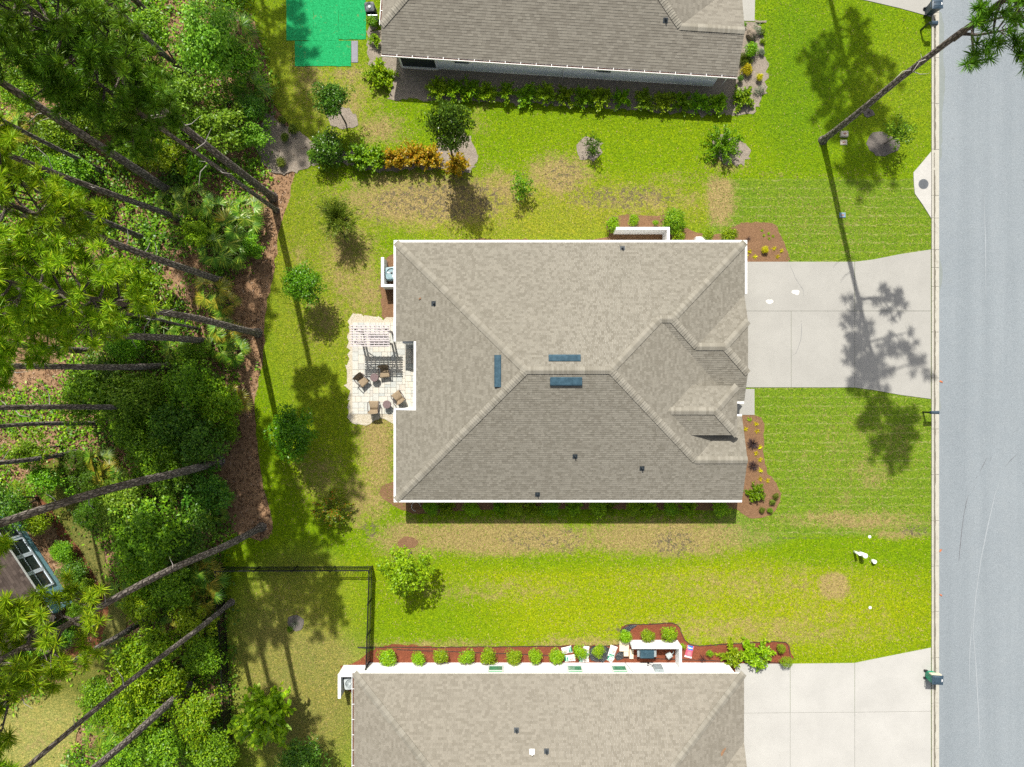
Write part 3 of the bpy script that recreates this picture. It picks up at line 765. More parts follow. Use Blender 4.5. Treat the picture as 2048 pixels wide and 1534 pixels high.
r1 = make_roof(h1, [N_, W_, S_, E_, GS_, GE_, SN_, SH_, GN_, EN_, EE_, ES_], [
    ((-7.32, 8.9), (.805, .775), N_, W_), ((-7.32, -7.35), (.805, .775), S_, W_), ((.805, .775), (5.8, .775), N_, S_), ((8.915, 3.89), (5.8, .775), N_, E_),
    ((8.915, 3.89), (9.67, 3.89), N_, GS_), ((14.69, 8.9), (9.67, 3.89), N_, GE_), ((11.3, 2.264), (9.67, 3.89), GE_, GS_), ((13.03, 2.264), (11.3, 2.264), SN_, GS_),
    ((14.65, 3.88), (13.03, 2.264), SN_, SH_), ((14.65, .64), (13.03, 2.264), GS_, SH_), ((11.29, -4.713), (5.8, .775), S_, E_), ((14.51, -4.713), (11.29, -4.713), S_, GN_),
    ((12.36, -1.667), (9.484, -1.667), EN_, ES_), ((13.83, -.154), (12.36, -1.667), EN_, EE_), ((13.83, -3.166), (12.36, -1.667), ES_, EE_)], M['shingle'], 100, .143, (.13, .27))
wl_ = MB()
wl_.prism([(-6.92, 8.5), (-6.92, 2.55), (-3.4, 2.55), (-3.4, -1.57), (-6.92, -1.57), (-6.92, -6.98), (14.1, -6.98), (14.1, -2.45), (12.0, -2.45), (12.0, -.72), (14.25, -.72), (14.25, 8.5)], 0, 2.36)
wl_.prism([(13.95, -6.9), (14.16, -6.9), (14.16, -2.5), (13.95, -2.5)], 2.3, [2.44, 2.44, 2.44, 2.44])
wl_.add([(14.16, -6.9, 2.3), (14.16, -2.5, 2.3), (14.16, -4.713, 3.25), (13.9, -6.9, 2.3), (13.9, -2.5, 2.3), (13.9, -4.713, 3.25)], [(0, 1, 2), (5, 4, 3), (0, 2, 5, 3), (1, 4, 5, 2)])
wl_.box(11.4, 13.55, -2.9, -.42, 2.2, 3.42)
wl_.add([(14.3, -.8, 2.2), (14.3, 5.3, 2.2), (14.3, 3.7, 2.95), (14.3, .8, 2.95), (13.9, -.8, 2.2), (13.9, 5.3, 2.2), (13.9, 3.7, 2.95), (13.9, .8, 2.95)], [(0, 1, 2, 3), (0, 3, 7, 4), (1, 5, 6, 2), (3, 2, 6, 7)])
wl_.build('wall', M['stucco'], h1)
gd = MB()
for k in range(4): gd.box(14.25, 14.29, .2, 5.4, .05 + k * .53, .56 + k * .53)
gd.build('garage_door', M['white'], h1)
for q in ((13.2, -2.2), (13.2, -.95)): MB().box(q[0] - .1, q[0] + .1, q[1] - .1, q[1] + .1, 0, 2.35).build('porch_column', M['stucco'], h1)
MB().box(12.0, 12.05, -2.1, -1.1, .05, 2.15).build('door', M['dark_blue'], h1)
gutter(h1, (14.72, 8.9), (-7.46, 8.9), E0); gutter(h1, (-7.32, 8.9), (-7.32, 2.65), E0 + .001); gutter(h1, (-7.32, -1.67), (-7.32, -7.35), E0 + .001)
gutter(h1, (-7.46, -7.35), (14.51, -7.35), E0); gutter(h1, (14.69, 5.65), (14.69, 9.04), E0 + .001)
gutter(h1, (-5.98, 2.62), (-5.98, -1.6), 2.955); 
rk = MB(); rk.prism([(-7.42, -1.67), (-5.9, -1.67), (-5.9, -1.55), (-7.42, -1.55)], [2.25, 2.8, 2.8, 2.25], [2.46, 2.99, 2.99, 2.46]); rk.build('rake_board', M['white'], h1)
for q in ((13.9, -2.06, 14.5), (13.9, -1.26, 14.63)):
    MB().box(13.8, q[2], q[1], q[1] + .12, 2.34, 2.46).build('gutter', M['white'], h1)
for x, y, pl in ((868, 607, W_), (1245, 497, N_), (1150, 912, S_), (1284, 936, S_), (1075, 988, S_)): pipe_vent(h1, x, y, pl)
ridge_vent(h1, 1097, 1161, 709.5, 723.5, N_); ridge_vent(h1, 1100, 1164, 753.5, 771, S_); ridge_vent(h1, 989, 1003, 710, 774, W_)
window(h1, (-6.92, -4.4), (0, 1), 1.2, .9, 2.1, (-1, 0)); window(h1, (3, -6.98), (1, 0), 1.0, .9, 2.1, (0, -1)); window(h1, (14.1, -4.7), (0, 1), 1.6, .8, 2.0, (1, 0))

M['trim2'] = simple('pale_grey_trim', (.55, .56, .55), .5, .05)
# ------------------------------------------------------------------ neighbour at the foot of the picture
h2 = thing('house', 'house with bright white wall and hipped roof beside the red mulch bed', 'house')
xw, xe, yn, ys = -9.96, 14.63, -18.29, -34.7; R_ = 8.205; ym = (yn + ys) / 2
B_N = Plane([(xw, yn), (xe, yn), (xe - R_, ym), (xw + R_, ym)], (0, -1), (0, yn), E0)
B_S = Plane([(xw, ys), (xw + R_, ym), (xe - R_, ym), (xe, ys)], (0, 1), (0, ys), E0)
B_W = Plane([(xw, yn), (xw + R_, ym), (xw, ys)], (1, 0), (xw, 0), E0)
# a clipped gable faces the drive, as on the house in the middle
B_E = Plane([(xe, yn), (xe - R_, ym), (xe, ys), (xe, -31.6), (xe - 3.6, -28.0), (xe - 3.6, -26.2), (xe, -22.6)], (-1, 0), (xe, 0), E0)
B_G1 = Plane([(xe - 3.6, -26.2), (xe, -22.6), (xe + .02, -24.5), (xe - 1.7, -26.2)], (0, -1), (0, -22.6), E0)
B_G2 = Plane([(xe - 3.6, -28.0), (xe - 1.7, -28.0), (xe + .02, -29.7), (xe, -31.6)], (0, 1), (0, -31.6), E0)
B_G3 = Plane([(xe - 3.6, -26.2), (xe - 1.7, -26.2), (xe - 1.7, -28.0), (xe - 3.6, -28.0)], (0, 1), (0, -26.2), B_G1.z((0, -26.2)), .0001)
B_G4 = Plane([(xe - 1.7, -26.2), (xe + .02, -24.5), (xe + .02, -29.7), (xe - 1.7, -28.0)], (-1, 0), (xe - 1.7, 0), B_G1.z((0, -26.2)))
r2 = make_roof(h2, [B_N, B_S, B_W, B_E, B_G1, B_G2, B_G3, B_G4], [((xw, yn), (xw + R_, ym), B_N, B_W), ((xe, yn), (xe - R_, ym), B_N, B_E), ((xw + R_, ym), (xe - R_, ym), B_N, B_S), ((xw, ys), (xw + R_, ym), B_S, B_W), ((xe, ys), (xe - R_, ym), B_S, B_E)], M['shingle_warm'], 200, .15, (.14, .3))
MB().box(xw + .32, xe - .3, ys + .3, -18.6, 0, 2.36).build('wall', M['stucco'], h2)
gutter(h2, (xw, yn), (xw, ys), E0, covered=False)
for x in (991, 1151, 1241):
    window(h2, (P(x, 1325).x * .965, -18.6), (1, 0), .85, .62, 2.1, (0, 1), fr=.09, mat='trim2', split=.5)
eb = MB().box(-.28, .28, 0, .22, .55, 1.45, .03); eb.build('meter_box', M['galv'], h2, loc=(P(1316, 1330).x * .975, -18.6, .2))
cm = MB(); x_ = P(1305, 1330).x * .975; cm.tube([(x_ + .1, -18.55, .7), (x_ - .05, -18.35, .95), (x_ - .22, -18.3, .9)], .02, 6); cm.tube([(x_ - .22, -18.3, .9), (x_ - .25, -18.28, .82)], .06, 8)
cm.build('hose_tap', M['black_metal'], h2)
ds = MB().tube([(P(1256, 1325).x - .2, -18.56, .1), (P(1256, 1325).x + .1, -18.56, 2.0)], .022, 6); ds.build('cable_conduit', M['galv'], h2)
pipe_vent(h2, 1033, 1461, B_N); pipe_vent(h2, 1093, 1503, B_N); pipe_vent(h2, 1064, 1504, B_N, 'vent_pipe', 'pvc', .34)

# ------------------------------------------------------------------ neighbour at the head of the picture
h3 = thing('house', 'slightly turned house with pale grey wall and open white gutter above the hedge', 'house')
c3 = Vector((-8.23, 20.81)); an = -math.radians(3.62); dx = Vector((math.cos(an), math.sin(an))); dn = Vector((-dx.y, dx.x))
def T(u, v): return tuple(c3 + dx * u + dn * v)
def TP(pts, n, o, z): return Plane([T(*p) for p in pts], dx * n[0] + dn * n[1], T(*o), z)
A_S = TP([(0, 0), (22.49, 0), (22.49, 2.43), (18.5, 2.43), (12.83, 8.1), (6.6, 8.1), (0, 1.5)], (0, 1), (0, 0), E0)
A_W = TP([(0, 1.5), (6.6, 8.1), (0, 14.7)], (1, 0), (0, 0), E0 + .38 * 1.5)
A_N = TP([(0, 16.2), (0, 14.7), (6.6, 8.1), (12.83, 8.1), (20.93, 16.2)], (0, -1), (0, 16.2), E0)
A_E = TP([(12.83, 8.1), (18.5, 2.43), (20.93, 4.86), (20.93, 16.2)], (-1, 0), (20.93, 0), E0)
A_G = TP([(18.5, 2.43), (22.49, 2.43), (22.49, 4.86), (20.93, 4.86)], (0, -1), (0, 4.86), E0)
r3 = make_roof(h3, [A_S, A_W, A_N, A_E, A_G], [(T(0, 1.5), T(6.6, 8.1), A_S, A_W), (T(6.6, 8.1), T(12.83, 8.1), A_S, A_N), (T(18.5, 2.43), T(12.83, 8.1), A_S, A_E), (T(22.49, 2.43), T(18.5, 2.43), A_S, A_G), (T(0, 14.7), T(6.6, 8.1), A_N, A_W)], M['shingle_top'], 300, .162, (.24, .36))
MB().prism([T(.9, .35), T(21.6, .35), T(21.6, 4.6), T(20.4, 4.6), T(20.4, 15.8), T(.4, 15.8), T(.4, 1.6), T(.9, 1.6)], 0, 2.36).build('wall', M['stucco_grey'], h3)
gutter(h3, T(0, 0), T(22.49, 0), E0, covered=False); gutter(h3, T(0, 6), T(0, 1.5), E0 + .57, covered=False, wd=.13)
dnm = -dn
def wall_pt(x): u = (P(x, 150, 1.2).x - c3.x) / dx.x; return T(u, .35)
for x in (923, 1206): window(h3, wall_pt(x), dx, .95, 1.15, 1.75, dnm, ('glass', 'glass'), .07, 'white', .5)
q = Vector(wall_pt(835)); m = MB()
for s in (-1, 1): m.prism([tuple(q + dx * (s * 1.17 + e) + dnm * f_) for e, f_ in ((-.06, .02), (.06, .02), (.06, .09), (-.06, .09))], 0, 2.3)
m.prism([tuple(q + dx * e + dnm * f_) for e, f_ in ((-1.11, .02), (1.11, .02), (1.11, .09), (-1.11, .09))], 0.02, .22)
lan = m.build('porch_screen', M['white'], h3)
m = MB(); m.prism([tuple(q + dx * e + dnm * f_) for e, f_ in ((-1.1, .003), (1.1, .003), (1.1, .03), (-1.1, .03))], .22, 2.3); m.build('screen_panel', M['screen'], lan)
for x, lean in ((1128, 0), (1450, .35)):
    q = Vector(wall_pt(x)); a = q + dnm * .08
    MB().tube([(a.x + lean, a.y + .0, 2.3), (a.x + lean * .6, a.y, 2.05), (a.x, a.y, 1.85), (a.x, a.y, .1)], .045, 6).build('downspout', M['white'], h3)
pipe_vent(h3, 1331, 40, A_S)
MB().prism([T(21.6, 2.2), T(21.9, 2.2), T(21.9, 1.2), T(21.6, 1.2)], .9, 2.0).build('shutter', M['stucco_grey'], h3)

# ------------------------------------------------------------------ blue cottage among the pines
h4 = thing('cottage', 'blue weatherboard cottage with dark brown roof half hidden among the pines', 'house')
A4 = P(145, 1205); d1 = Vector((-.55, .835)).normalized(); d2 = Vector((-d1.y, d1.x))  # along the wall, into the house
def C4(u, v): return (A4.x + d1.x * u + d2.x * v, A4.y + d1.y * u + d2.y * v)
def CP(pts, n, o, z, p=.42): return Plane([C4(*q) for q in pts], d1 * n[0] + d2 * n[1], C4(*o), z, p)
if C4(0, 1)[0] > A4.x: d2 = -d2
K1 = CP([(-.45, -.35), (13, -.35), (13, 4.5), (4.4, 4.5)], (0, 1), (0, -.35), 2.6)
K2 = CP([(-.45, -.35), (4.4, 4.5), (-.45, 9.35)], (1, 0), (-.45, 0), 2.6)
K3 = CP([(-.45, 9.35), (4.4, 4.5), (13, 4.5), (13, 9.35)], (0, -1), (0, 9.35), 2.6)
make_roof(h4, [K1, K2, K3], [(C4(-.45, -.35), C4(4.4, 4.5), K1, K2), (C4(4.4, 4.5), C4(13, 4.5), K1, K3), (C4(-.45, 9.35), C4(4.4, 4.5), K2, K3)], M['shingle_brown'], 400, .17, (.28, .32))
M['siding'] = simple('blue_siding', (.19, .42, .50), .6, .08, 3.)
M['trim4'] = simple('pale_blue_trim', (.66, .76, .84), .5, .05)
M['glass_dim'] = simple('shaded_glass', (.07, .10, .075), .15, .2, 2., spec=.6)
m = MB()
for k in range(14):
    z0 = k * .18; lo = .03
    m.prism([C4(0, -lo), C4(12.5, -lo), C4(12.5, 0), C4(0, 0)], z0, [z0 + .18 + .0] * 4)
    m.prism([C4(-lo, 0), C4(0, 0), C4(0, 9), C4(-lo, 9)], z0, z0 + .18)
m.prism([C4(0.002, 0.002), C4(12.4, 0.002), C4(12.4, 8.9), C4(0.002, 8.9)], 0, 2.5)
m.build('wall', M['siding'], h4)
for k, u in enumerate((2.25, 3.5, 4.75, 6.05)):
    window(h4, C4(u, -.03), d1, 1.0, .72, 2.35, -d2, ('glass', 'glass_dim'), .12, 'trim4', .52)
sp = MB().box(-.06, .06, -.05, .05, 0, .08, .01); sp.build('wall_lamp', M['galv'], h4, loc=(*C4(.3, -.1), .9))
h4b = MB().prism([(-34.4, -5.2), (-34.0, -6.4), (-36.5, -7.4), (-37, -6)], 0, 2.4).build('wing_wall', M['siding'], h4)

from mathutils import noise as mn

# ------------------------------------------------------------------ plants: meshes
def unit(v): return v / np.maximum(np.linalg.norm(v, axis=-1, keepdims=True), 1e-9)
def rand_dir(n, r): return unit(r.normal(size=(n, 3)))
def leaf_quads(C, D, Nn, L, Wd):
    """diamond leaves: base C, direction D, normal Nn, length L, width Wd"""
    Sd = unit(np.cross(D, Nn)); L = np.broadcast_to(np.asarray(L), (len(C),))[:, None]; Wd = np.broadcast_to(np.asarray(Wd), (len(C),))[:, None]
    Nu = np.cross(Sd, D)
    V = np.stack([C, C + D * L * .45 + Sd * Wd * .5 + Nu * L * .05, C + D * L, C + D * L * .45 - Sd * Wd * .5 + Nu * L * .05], 1).reshape(-1, 3)
    F = np.arange(len(C) * 4).reshape(-1, 4)
    return V, F

def crown_round(seed, nclump, per, leaf, rcl=.34, shell=(.45, .85), zsq=.8, zlow=-.55, wd=.62):
    """rounded crown of unit radius made of leaf clumps, centre at the origin"""
    r = np.random.default_rng(seed)
    c = rand_dir(nclump * 3, r); c = c[c[:, 2] > zlow][:nclump]
    c = c * r.uniform(shell[0], shell[1], (len(c), 1)) * np.array([1, 1, zsq]) * r.uniform(.82, 1.12, (len(c), 1))
    c = c * np.array([1 + .38 * mn.noise(Vector(tuple(v * 1.4)) + Vector((seed * 3.1, 0, 0))) for v in unit(c)])[:, None]
    rr = rcl * r.uniform(.6, 1.3, len(c))
    k = np.repeat(np.arange(len(c)), per); d = rand_dir(len(k), r); d[:, 2] = np.where(r.random(len(k)) < .75, np.abs(d[:, 2]), d[:, 2])
    d = unit(d); rad = rr[k] * r.uniform(.55, 1.1, len(k)) ** .7
    pos = c[k] + d * rad[:, None]
    out = unit(d + .6 * unit(pos) + .5 * rand_dir(len(k), r) + np.array([0, 0, .35]))
    D = unit(np.cross(out, rand_dir(len(k), r)) + .45 * d)
    return leaf_quads(pos, D, out, leaf * r.uniform(.7, 1.35, len(k)), leaf * wd * r.uniform(.7, 1.2, len(k)))

def crown_shoots(seed, nshoot, per, leaf, arch=.25, up=.9, z0=-.9, wd=.6, spread=1.):
    """sprays of leafy shoots leaving a low centre"""
    r = np.random.default_rng(seed)
    a = r.uniform(0, 2 * np.pi, nshoot); s = r.uniform(.15, 1, nshoot) ** .6 * spread
    ln = r.uniform(.75, 1.15, nshoot)
    k = np.repeat(np.arange(nshoot), per); t = np.tile(np.linspace(.25, 1, per), nshoot) + r.normal(0, .03, nshoot * per)
    px = np.cos(a)[k] * s[k] * t ** 1.15 * ln[k]; py = np.sin(a)[k] * s[k] * t ** 1.15 * ln[k]
    pz = z0 + (t * up * 1.7 * (1.15 - .75 * s[k]) - arch * s[k] * t ** 3) * ln[k]
    pos = np.stack([px, py, pz], 1) + r.normal(0, .035, (len(k), 3))
    ax = unit(np.stack([np.cos(a)[k] * s[k], np.sin(a)[k] * s[k], 1.0 - .8 * s[k]], 1))
    D = unit(ax * .5 + rand_dir(len(k), r)); Nn = unit(np.array([0, 0, 1.]) + .7 * rand_dir(len(k), r))
    return leaf_quads(pos, D, Nn, leaf * r.uniform(.7, 1.3, len(k)), leaf * wd)

def crown_fine(seed, n, leaf):
    """feathery crown of fine twigs"""
    r = np.random.default_rng(seed); V = []; 
    m = 90; a = r.uniform(0, 2 * np.pi, m); el = r.uniform(-.1, 1.2, m)
    ax = np.stack([np.cos(a) * np.cos(el), np.sin(a) * np.cos(el), np.sin(el)], 1); ln = r.uniform(.6, 1.15, m)
    k = r.integers(0, m, n); t = r.uniform(.15, 1, n)
    pos = ax[k] * (t * ln[k])[:, None] + r.normal(0, .07, (n, 3)) - np.array([0, 0, .35])
    D = unit(ax[k] + .7 * rand_dir(n, r)); return leaf_quads(pos, D, unit(np.array([0, 0, 1.]) + rand_dir(n, r)), leaf * r.uniform(.7, 1.4, n), leaf * .16)

def tuft(seed, n, ln, wd, el=(.1, 1.3), droop=.3, base=.05):
    """grass-like tuft: bent blades from one point"""
    r = np.random.default_rng(seed); a = r.uniform(0, 2 * np.pi, n); e = r.uniform(el[0], el[1], n); L = ln * r.uniform(.65, 1.1, n)
    h = np.stack([np.cos(a), np.sin(a), np.zeros(n)], 1); sd = np.stack([-np.sin(a), np.cos(a), np.zeros(n)], 1)
    def pt(t): return h * (np.cos(e) * L * t + base)[:, None] + np.array([0, 0, 1.]) * (np.sin(e) * L * t - droop * L * t ** 2)[:, None]
    p0, p1, p2 = pt(0), pt(.55), pt(1.); ww = wd / 2
    V = np.stack([p0 + sd * ww * .6, p0 - sd * ww * .6, p1 - sd * ww, p1 + sd * ww, p2], 1).reshape(-1, 3)
    b = np.arange(n) * 5; F = np.concatenate([np.stack([b, b + 1, b + 2, b + 3], 1), np.stack([b + 3, b + 2, b + 4, b + 4], 1)])
    return V, F

def fix_tri(F): return [tuple(dict.fromkeys(f)) for f in F.tolist()]

def pine_crown(seed, R=3., hgt=10., nb=30, needles=74, nl=.42, bias=0.):
    """open crown of a longleaf pine: limbs with needle bursts. Origin at crown base"""
    r = np.random.default_rng(seed); rr = random.Random(seed)
    wood = MB(); tc = []; ta = []
    for i in range(nb):
        t = (i + rr.random()) / nb; z = hgt * t ** .9 * .97
        prof = (.45 + 1.1 * t) if t < .35 else (1.0 - (t - .35) / .65 * .78)
        L = R * min(1., prof) * rr.uniform(.6, 1.12); a = rr.uniform(0, 2 * math.pi) if i % 2 else i * 2.4
        if bias: L *= (1 + bias * math.cos(a)) if t < .7 else 1.
        rise = rr.uniform(-.05, .3) + .55 * t
        pts = []; side = rr.uniform(-.35, .35)
        for s in (0, .3, .6, .85, 1.):
            aa = a + side * s; pts.append(Vector((math.cos(aa) * L * s, math.sin(aa) * L * s, z + L * (rise * s ** 1.3 - .06 * math.sin(s * 3)))))
        wood.tube(pts, [.075 * (1 - t * .6), .055, .04, .028, .012], 5, False)
        d = (pts[4] - pts[2]).normalized(); tc.append(pts[4]); ta.append(d)
        for s in range(rr.randint(5, 8)):
            u = rr.uniform(.38, 1.); b0 = pts[1].lerp(pts[4], (u - .3) / .7)
            sd = Vector((-math.sin(a), math.cos(a), 0)) * rr.choice((-1, 1)); dd = (d * rr.uniform(.3, .9) + sd * rr.uniform(.5, 1.) + Vector((0, 0, rr.uniform(.05, .7)))).normalized()
            l2 = rr.uniform(.45, 1.1) * (R / 3.); e = b0 + dd * l2
            wood.tube([b0, b0 + dd * l2 * .5 + Vector((0, 0, .03)), e], [.024, .018, .01], 4, False); tc.append(e); ta.append(dd)
            if rr.random() < .4:
                d3 = (dd + Vector((rr.uniform(-1, 1), rr.uniform(-1, 1), rr.uniform(0, .8)))).normalized(); tc.append(e + d3 * .5); ta.append(d3); wood.tube([e, e + d3 * .5], [.012, .008], 3, False)
    wood.tube([(0, 0, -.1), (.05, .03, hgt * .5), (0, 0, hgt)], [.13, .09, .02], 7, False)
    tc = np.array([tuple(v) for v in tc]); ta = np.array([tuple(v) for v in ta])
    k = np.repeat(np.arange(len(tc)), needles); n = len(k)
    ax = unit(ta[k] * .5 + np.array([0, 0, .75])); d = rand_dir(n, r); dt = (d * ax).sum(1); d = unit(d + ax * np.where(dt < -.1, .9, .2)[:, None])
    L = nl * r.uniform(.7, 1.15, n); sd = unit(np.cross(d, rand_dir(n, r))); c = tc[k] + ta[k] * r.uniform(-.12, .06, (n, 1))
    w_ = .021
    V = np.stack([c + sd * w_ * .5, c - sd * w_ * .5, c + d * L[:, None] * .6 - sd * w_ - np.array([0, 0, .01]), c + d * L[:, None] - np.array([0, 0, .035])], 1).reshape(-1, 3)
    F = np.arange(n * 4).reshape(-1, 4)
    return V, F, wood

LM = {
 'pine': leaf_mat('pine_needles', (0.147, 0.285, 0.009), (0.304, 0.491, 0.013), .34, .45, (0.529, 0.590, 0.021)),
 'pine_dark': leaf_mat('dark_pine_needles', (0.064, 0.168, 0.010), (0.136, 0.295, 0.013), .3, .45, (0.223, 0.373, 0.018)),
 'under': leaf_mat('understory_leaf', (0.063, 0.161, 0.005), (0.181, 0.360, 0.011), .32, .4, (0.309, 0.491, 0.016)),
 'bright': leaf_mat('bright_leaf', (0.085, 0.198, 0.011), (0.212, 0.396, 0.021), .34, .4, (0.340, 0.518, 0.041)),
 'deep': leaf_mat('deep_green_leaf', (0.035, 0.113, 0.009), (0.104, 0.239, 0.015), .28, .35, (0.207, 0.354, 0.025)),
 'lime': leaf_mat('lime_leaf', (0.138, 0.263, 0.006), (0.282, 0.450, 0.008), .34, .4, (0.414, 0.541, 0.014)),
 'yellowgreen': leaf_mat('yellow_green_leaf', (0.094, 0.224, 0.005), (0.212, 0.378, 0.006), .32, .45, (0.335, 0.447, 0.008)),
 'holly': leaf_mat('holly_leaf', (0.030, 0.090, 0.007), (0.091, 0.188, 0.013), .25, .3, (0.149, 0.255, 0.022)),
 'grove': leaf_mat('fresh_green_leaf', (0.041, 0.130, 0.003), (0.106, 0.260, 0.005), .3, .35, (0.179, 0.351, 0.008)),
 'croton': leaf_mat('amber_leaf', (0.210, 0.187, 0.008), (0.450, 0.288, 0.012), .3, .45, (0.620, 0.245, 0.012)),
 'gold': leaf_mat('golden_leaf', (0.345, 0.322, 0.004), (0.575, 0.494, 0.006), .3, .45, (0.620, 0.598, 0.010)),
 'olive': leaf_mat('olive_leaf', (0.072, 0.118, 0.009), (0.157, 0.218, 0.016), .28, .5, (0.229, 0.265, 0.026)),
 'myrtle': leaf_mat('crape_myrtle_leaf', (0.069, 0.162, 0.003), (0.165, 0.312, 0.005), .36, .4, (0.275, 0.416, 0.010)),
 'tips': leaf_mat('new_red_growth', (0.069, 0.172, 0.006), (0.196, 0.287, 0.012), .3, .4, (0.483, 0.172, 0.016)),
 'palm': leaf_mat('palmetto_leaf', (0.068, 0.167, 0.010), (0.160, 0.292, 0.022), .28, .35, (0.310, 0.390, 0.032)),
 'palm_yellow': leaf_mat('yellowing_palmetto_leaf', (0.151, 0.177, 0.013), (0.281, 0.277, 0.021), .28, .35, (0.410, 0.310, 0.034)),
 'purple': leaf_mat('purple_grass', (0.025, 0.015, 0.018), (0.052, 0.032, 0.035), .2, .5, (0.098, 0.063, 0.056)),
 'grey': leaf_mat('grey_green_leaf', (0.120, 0.150, 0.090), (0.220, 0.260, 0.170), .25, .6, (0.300, 0.340, 0.240)),
 'hedge': leaf_mat('clipped_hedge_leaf', (0.036, 0.108, 0.004), (0.090, 0.198, 0.007), .22, .4, (0.144, 0.264, 0.009)),
}
def variant(fn, mat, name):
    out = []
    for V, F in fn: out.append(mesh_np(name, V, F, [LM[mat]]))
    return out
PM = {
 'round': variant([crown_round(s, 46, 95, .105) for s in (1, 2, 3)], 'under', 'crown'),
 'big': variant([crown_round(s, 80, 70, .095, .25, (.35, .98), .75, -.4) for s in (4, 5, 6, 7)], 'under', 'crown'),
 'loose': variant([crown_round(s, 58, 55, .105, .2, (.25, 1.05), .7, -.5) for s in (8, 9, 10)], 'under', 'crown'),
 'small': variant([crown_round(s, 26, 75, .15, .36, (.3, .7), .8, -.3) for s in (11, 12, 13, 41, 42)], 'lime', 'crown'),
 'ball': variant([crown_round(s, 150, 60, .06, .16, (.82, .92), 1., -.7) for s in (14, 15)], 'hedge', 'crown'),
 'shoots': variant([crown_shoots(s, 60, 42, .17) for s in (16, 17)], 'myrtle', 'crown'),
 'spiky': variant([crown_shoots(s, 40, 64, .11, .3, .72, -.75, .5, 1.2) for s in (51, 52)], 'myrtle', 'crown'),
 'upright': variant([crown_shoots(s, 42, 44, .15, .1, .95, -.9, .6, .75) for s in (18, 19, 20)], 'croton', 'crown'),
 'spread': variant([crown_shoots(s, 34, 40, .19, .35, .6, -.75, .55, 1.05) for s in (21, 22, 23)], 'yellowgreen', 'crown'),
 'fine': variant([crown_fine(s, 4200, .17) for s in (24, 25)], 'olive', 'crown'),
 'sparse': variant([crown_round(s, 16, 40, .16, .3, (.3, .95), .9, -.4) for s in (26, 27)], 'under', 'crown'),
}
def tuft_mesh(name, mat, *a, **k):
    V, F = tuft(*a, **k); return mesh_py(name, V, fix_tri(F), [LM[mat]])
PM['grass'] = [tuft_mesh('blades', 'purple', s, 150, 1.0, .022, (.15, 1.4), .45) for s in (1, 2)]
PM['lily'] = [tuft_mesh('blades', 'gold', s, 26, 1.0, .13, (.25, 1.3), .3) for s in (3, 4, 5)]
PM['twigs'] = [tuft_mesh('blades', 'grey', s, 46, 1.0, .03, (.1, 1.45), .1) for s in (6, 7)]
st_ = MB().tube([(0, 0, 0), (.02, .01, .5), (0, 0, 1)], [1., .8, .55], 7, False); STEM = st_.mesh('stem', M['bark_light'], True)
cnt = {}
def plant(name, label, cat, x, y, r_px, top, kind, mat, group=None, zc=None, sq=None, stems=1, stem_r=.05, part='crown', seed=None):
    """a bush or small tree: the photograph shows its crown centred at pixel x, y"""
    i = cnt.get(kind, 0); cnt[kind] = i + 1
    R = r_px / S * (1 - top * .6 / H)
    zz = sq if sq else 1.
    zmid = zc if zc is not None else max(R * zz * .55, top - R * zz * .8)
    p = P(x, y, zmid)
    t_ = thing(name, label, cat, (p.x, p.y, 0), 0, group)
    rz = rnd.uniform(0, 6.28)
    obj(part, PM[kind][i % len(PM[kind])], t_, (0, 0, zmid), (rnd.uniform(-.08, .08), rnd.uniform(-.08, .08), rz), (R * rnd.uniform(.88, 1.12), R * rnd.uniform(.88, 1.12), R * zz * rnd.uniform(.85, 1.1)), LM[mat])
    for k in range(stems):
        a = k * 6.28 / stems + rz; q = obj('stem', STEM, t_, (math.cos(a) * .05 * (stems - 1), math.sin(a) * .05 * (stems - 1), -.05))
        q.scale = (stem_r, stem_r, zmid + .05)
        if stems > 1: q.rotation_euler = (math.sin(a) * -.18, math.cos(a) * .18, 0)
    return t_

def tufted(name, label, cat, x, y, r_px, kind, mat, group=None, h=.0):
    i = cnt.get(kind, 0); cnt[kind] = i + 1
    p = P(x, y, h); R = r_px / S
    o = obj(name, PM[kind][i % len(PM[kind])], None, p, (0, 0, rnd.uniform(0, 6.28)), (R, R, R * .8), LM[mat])
    return tag(o, label, cat, group)

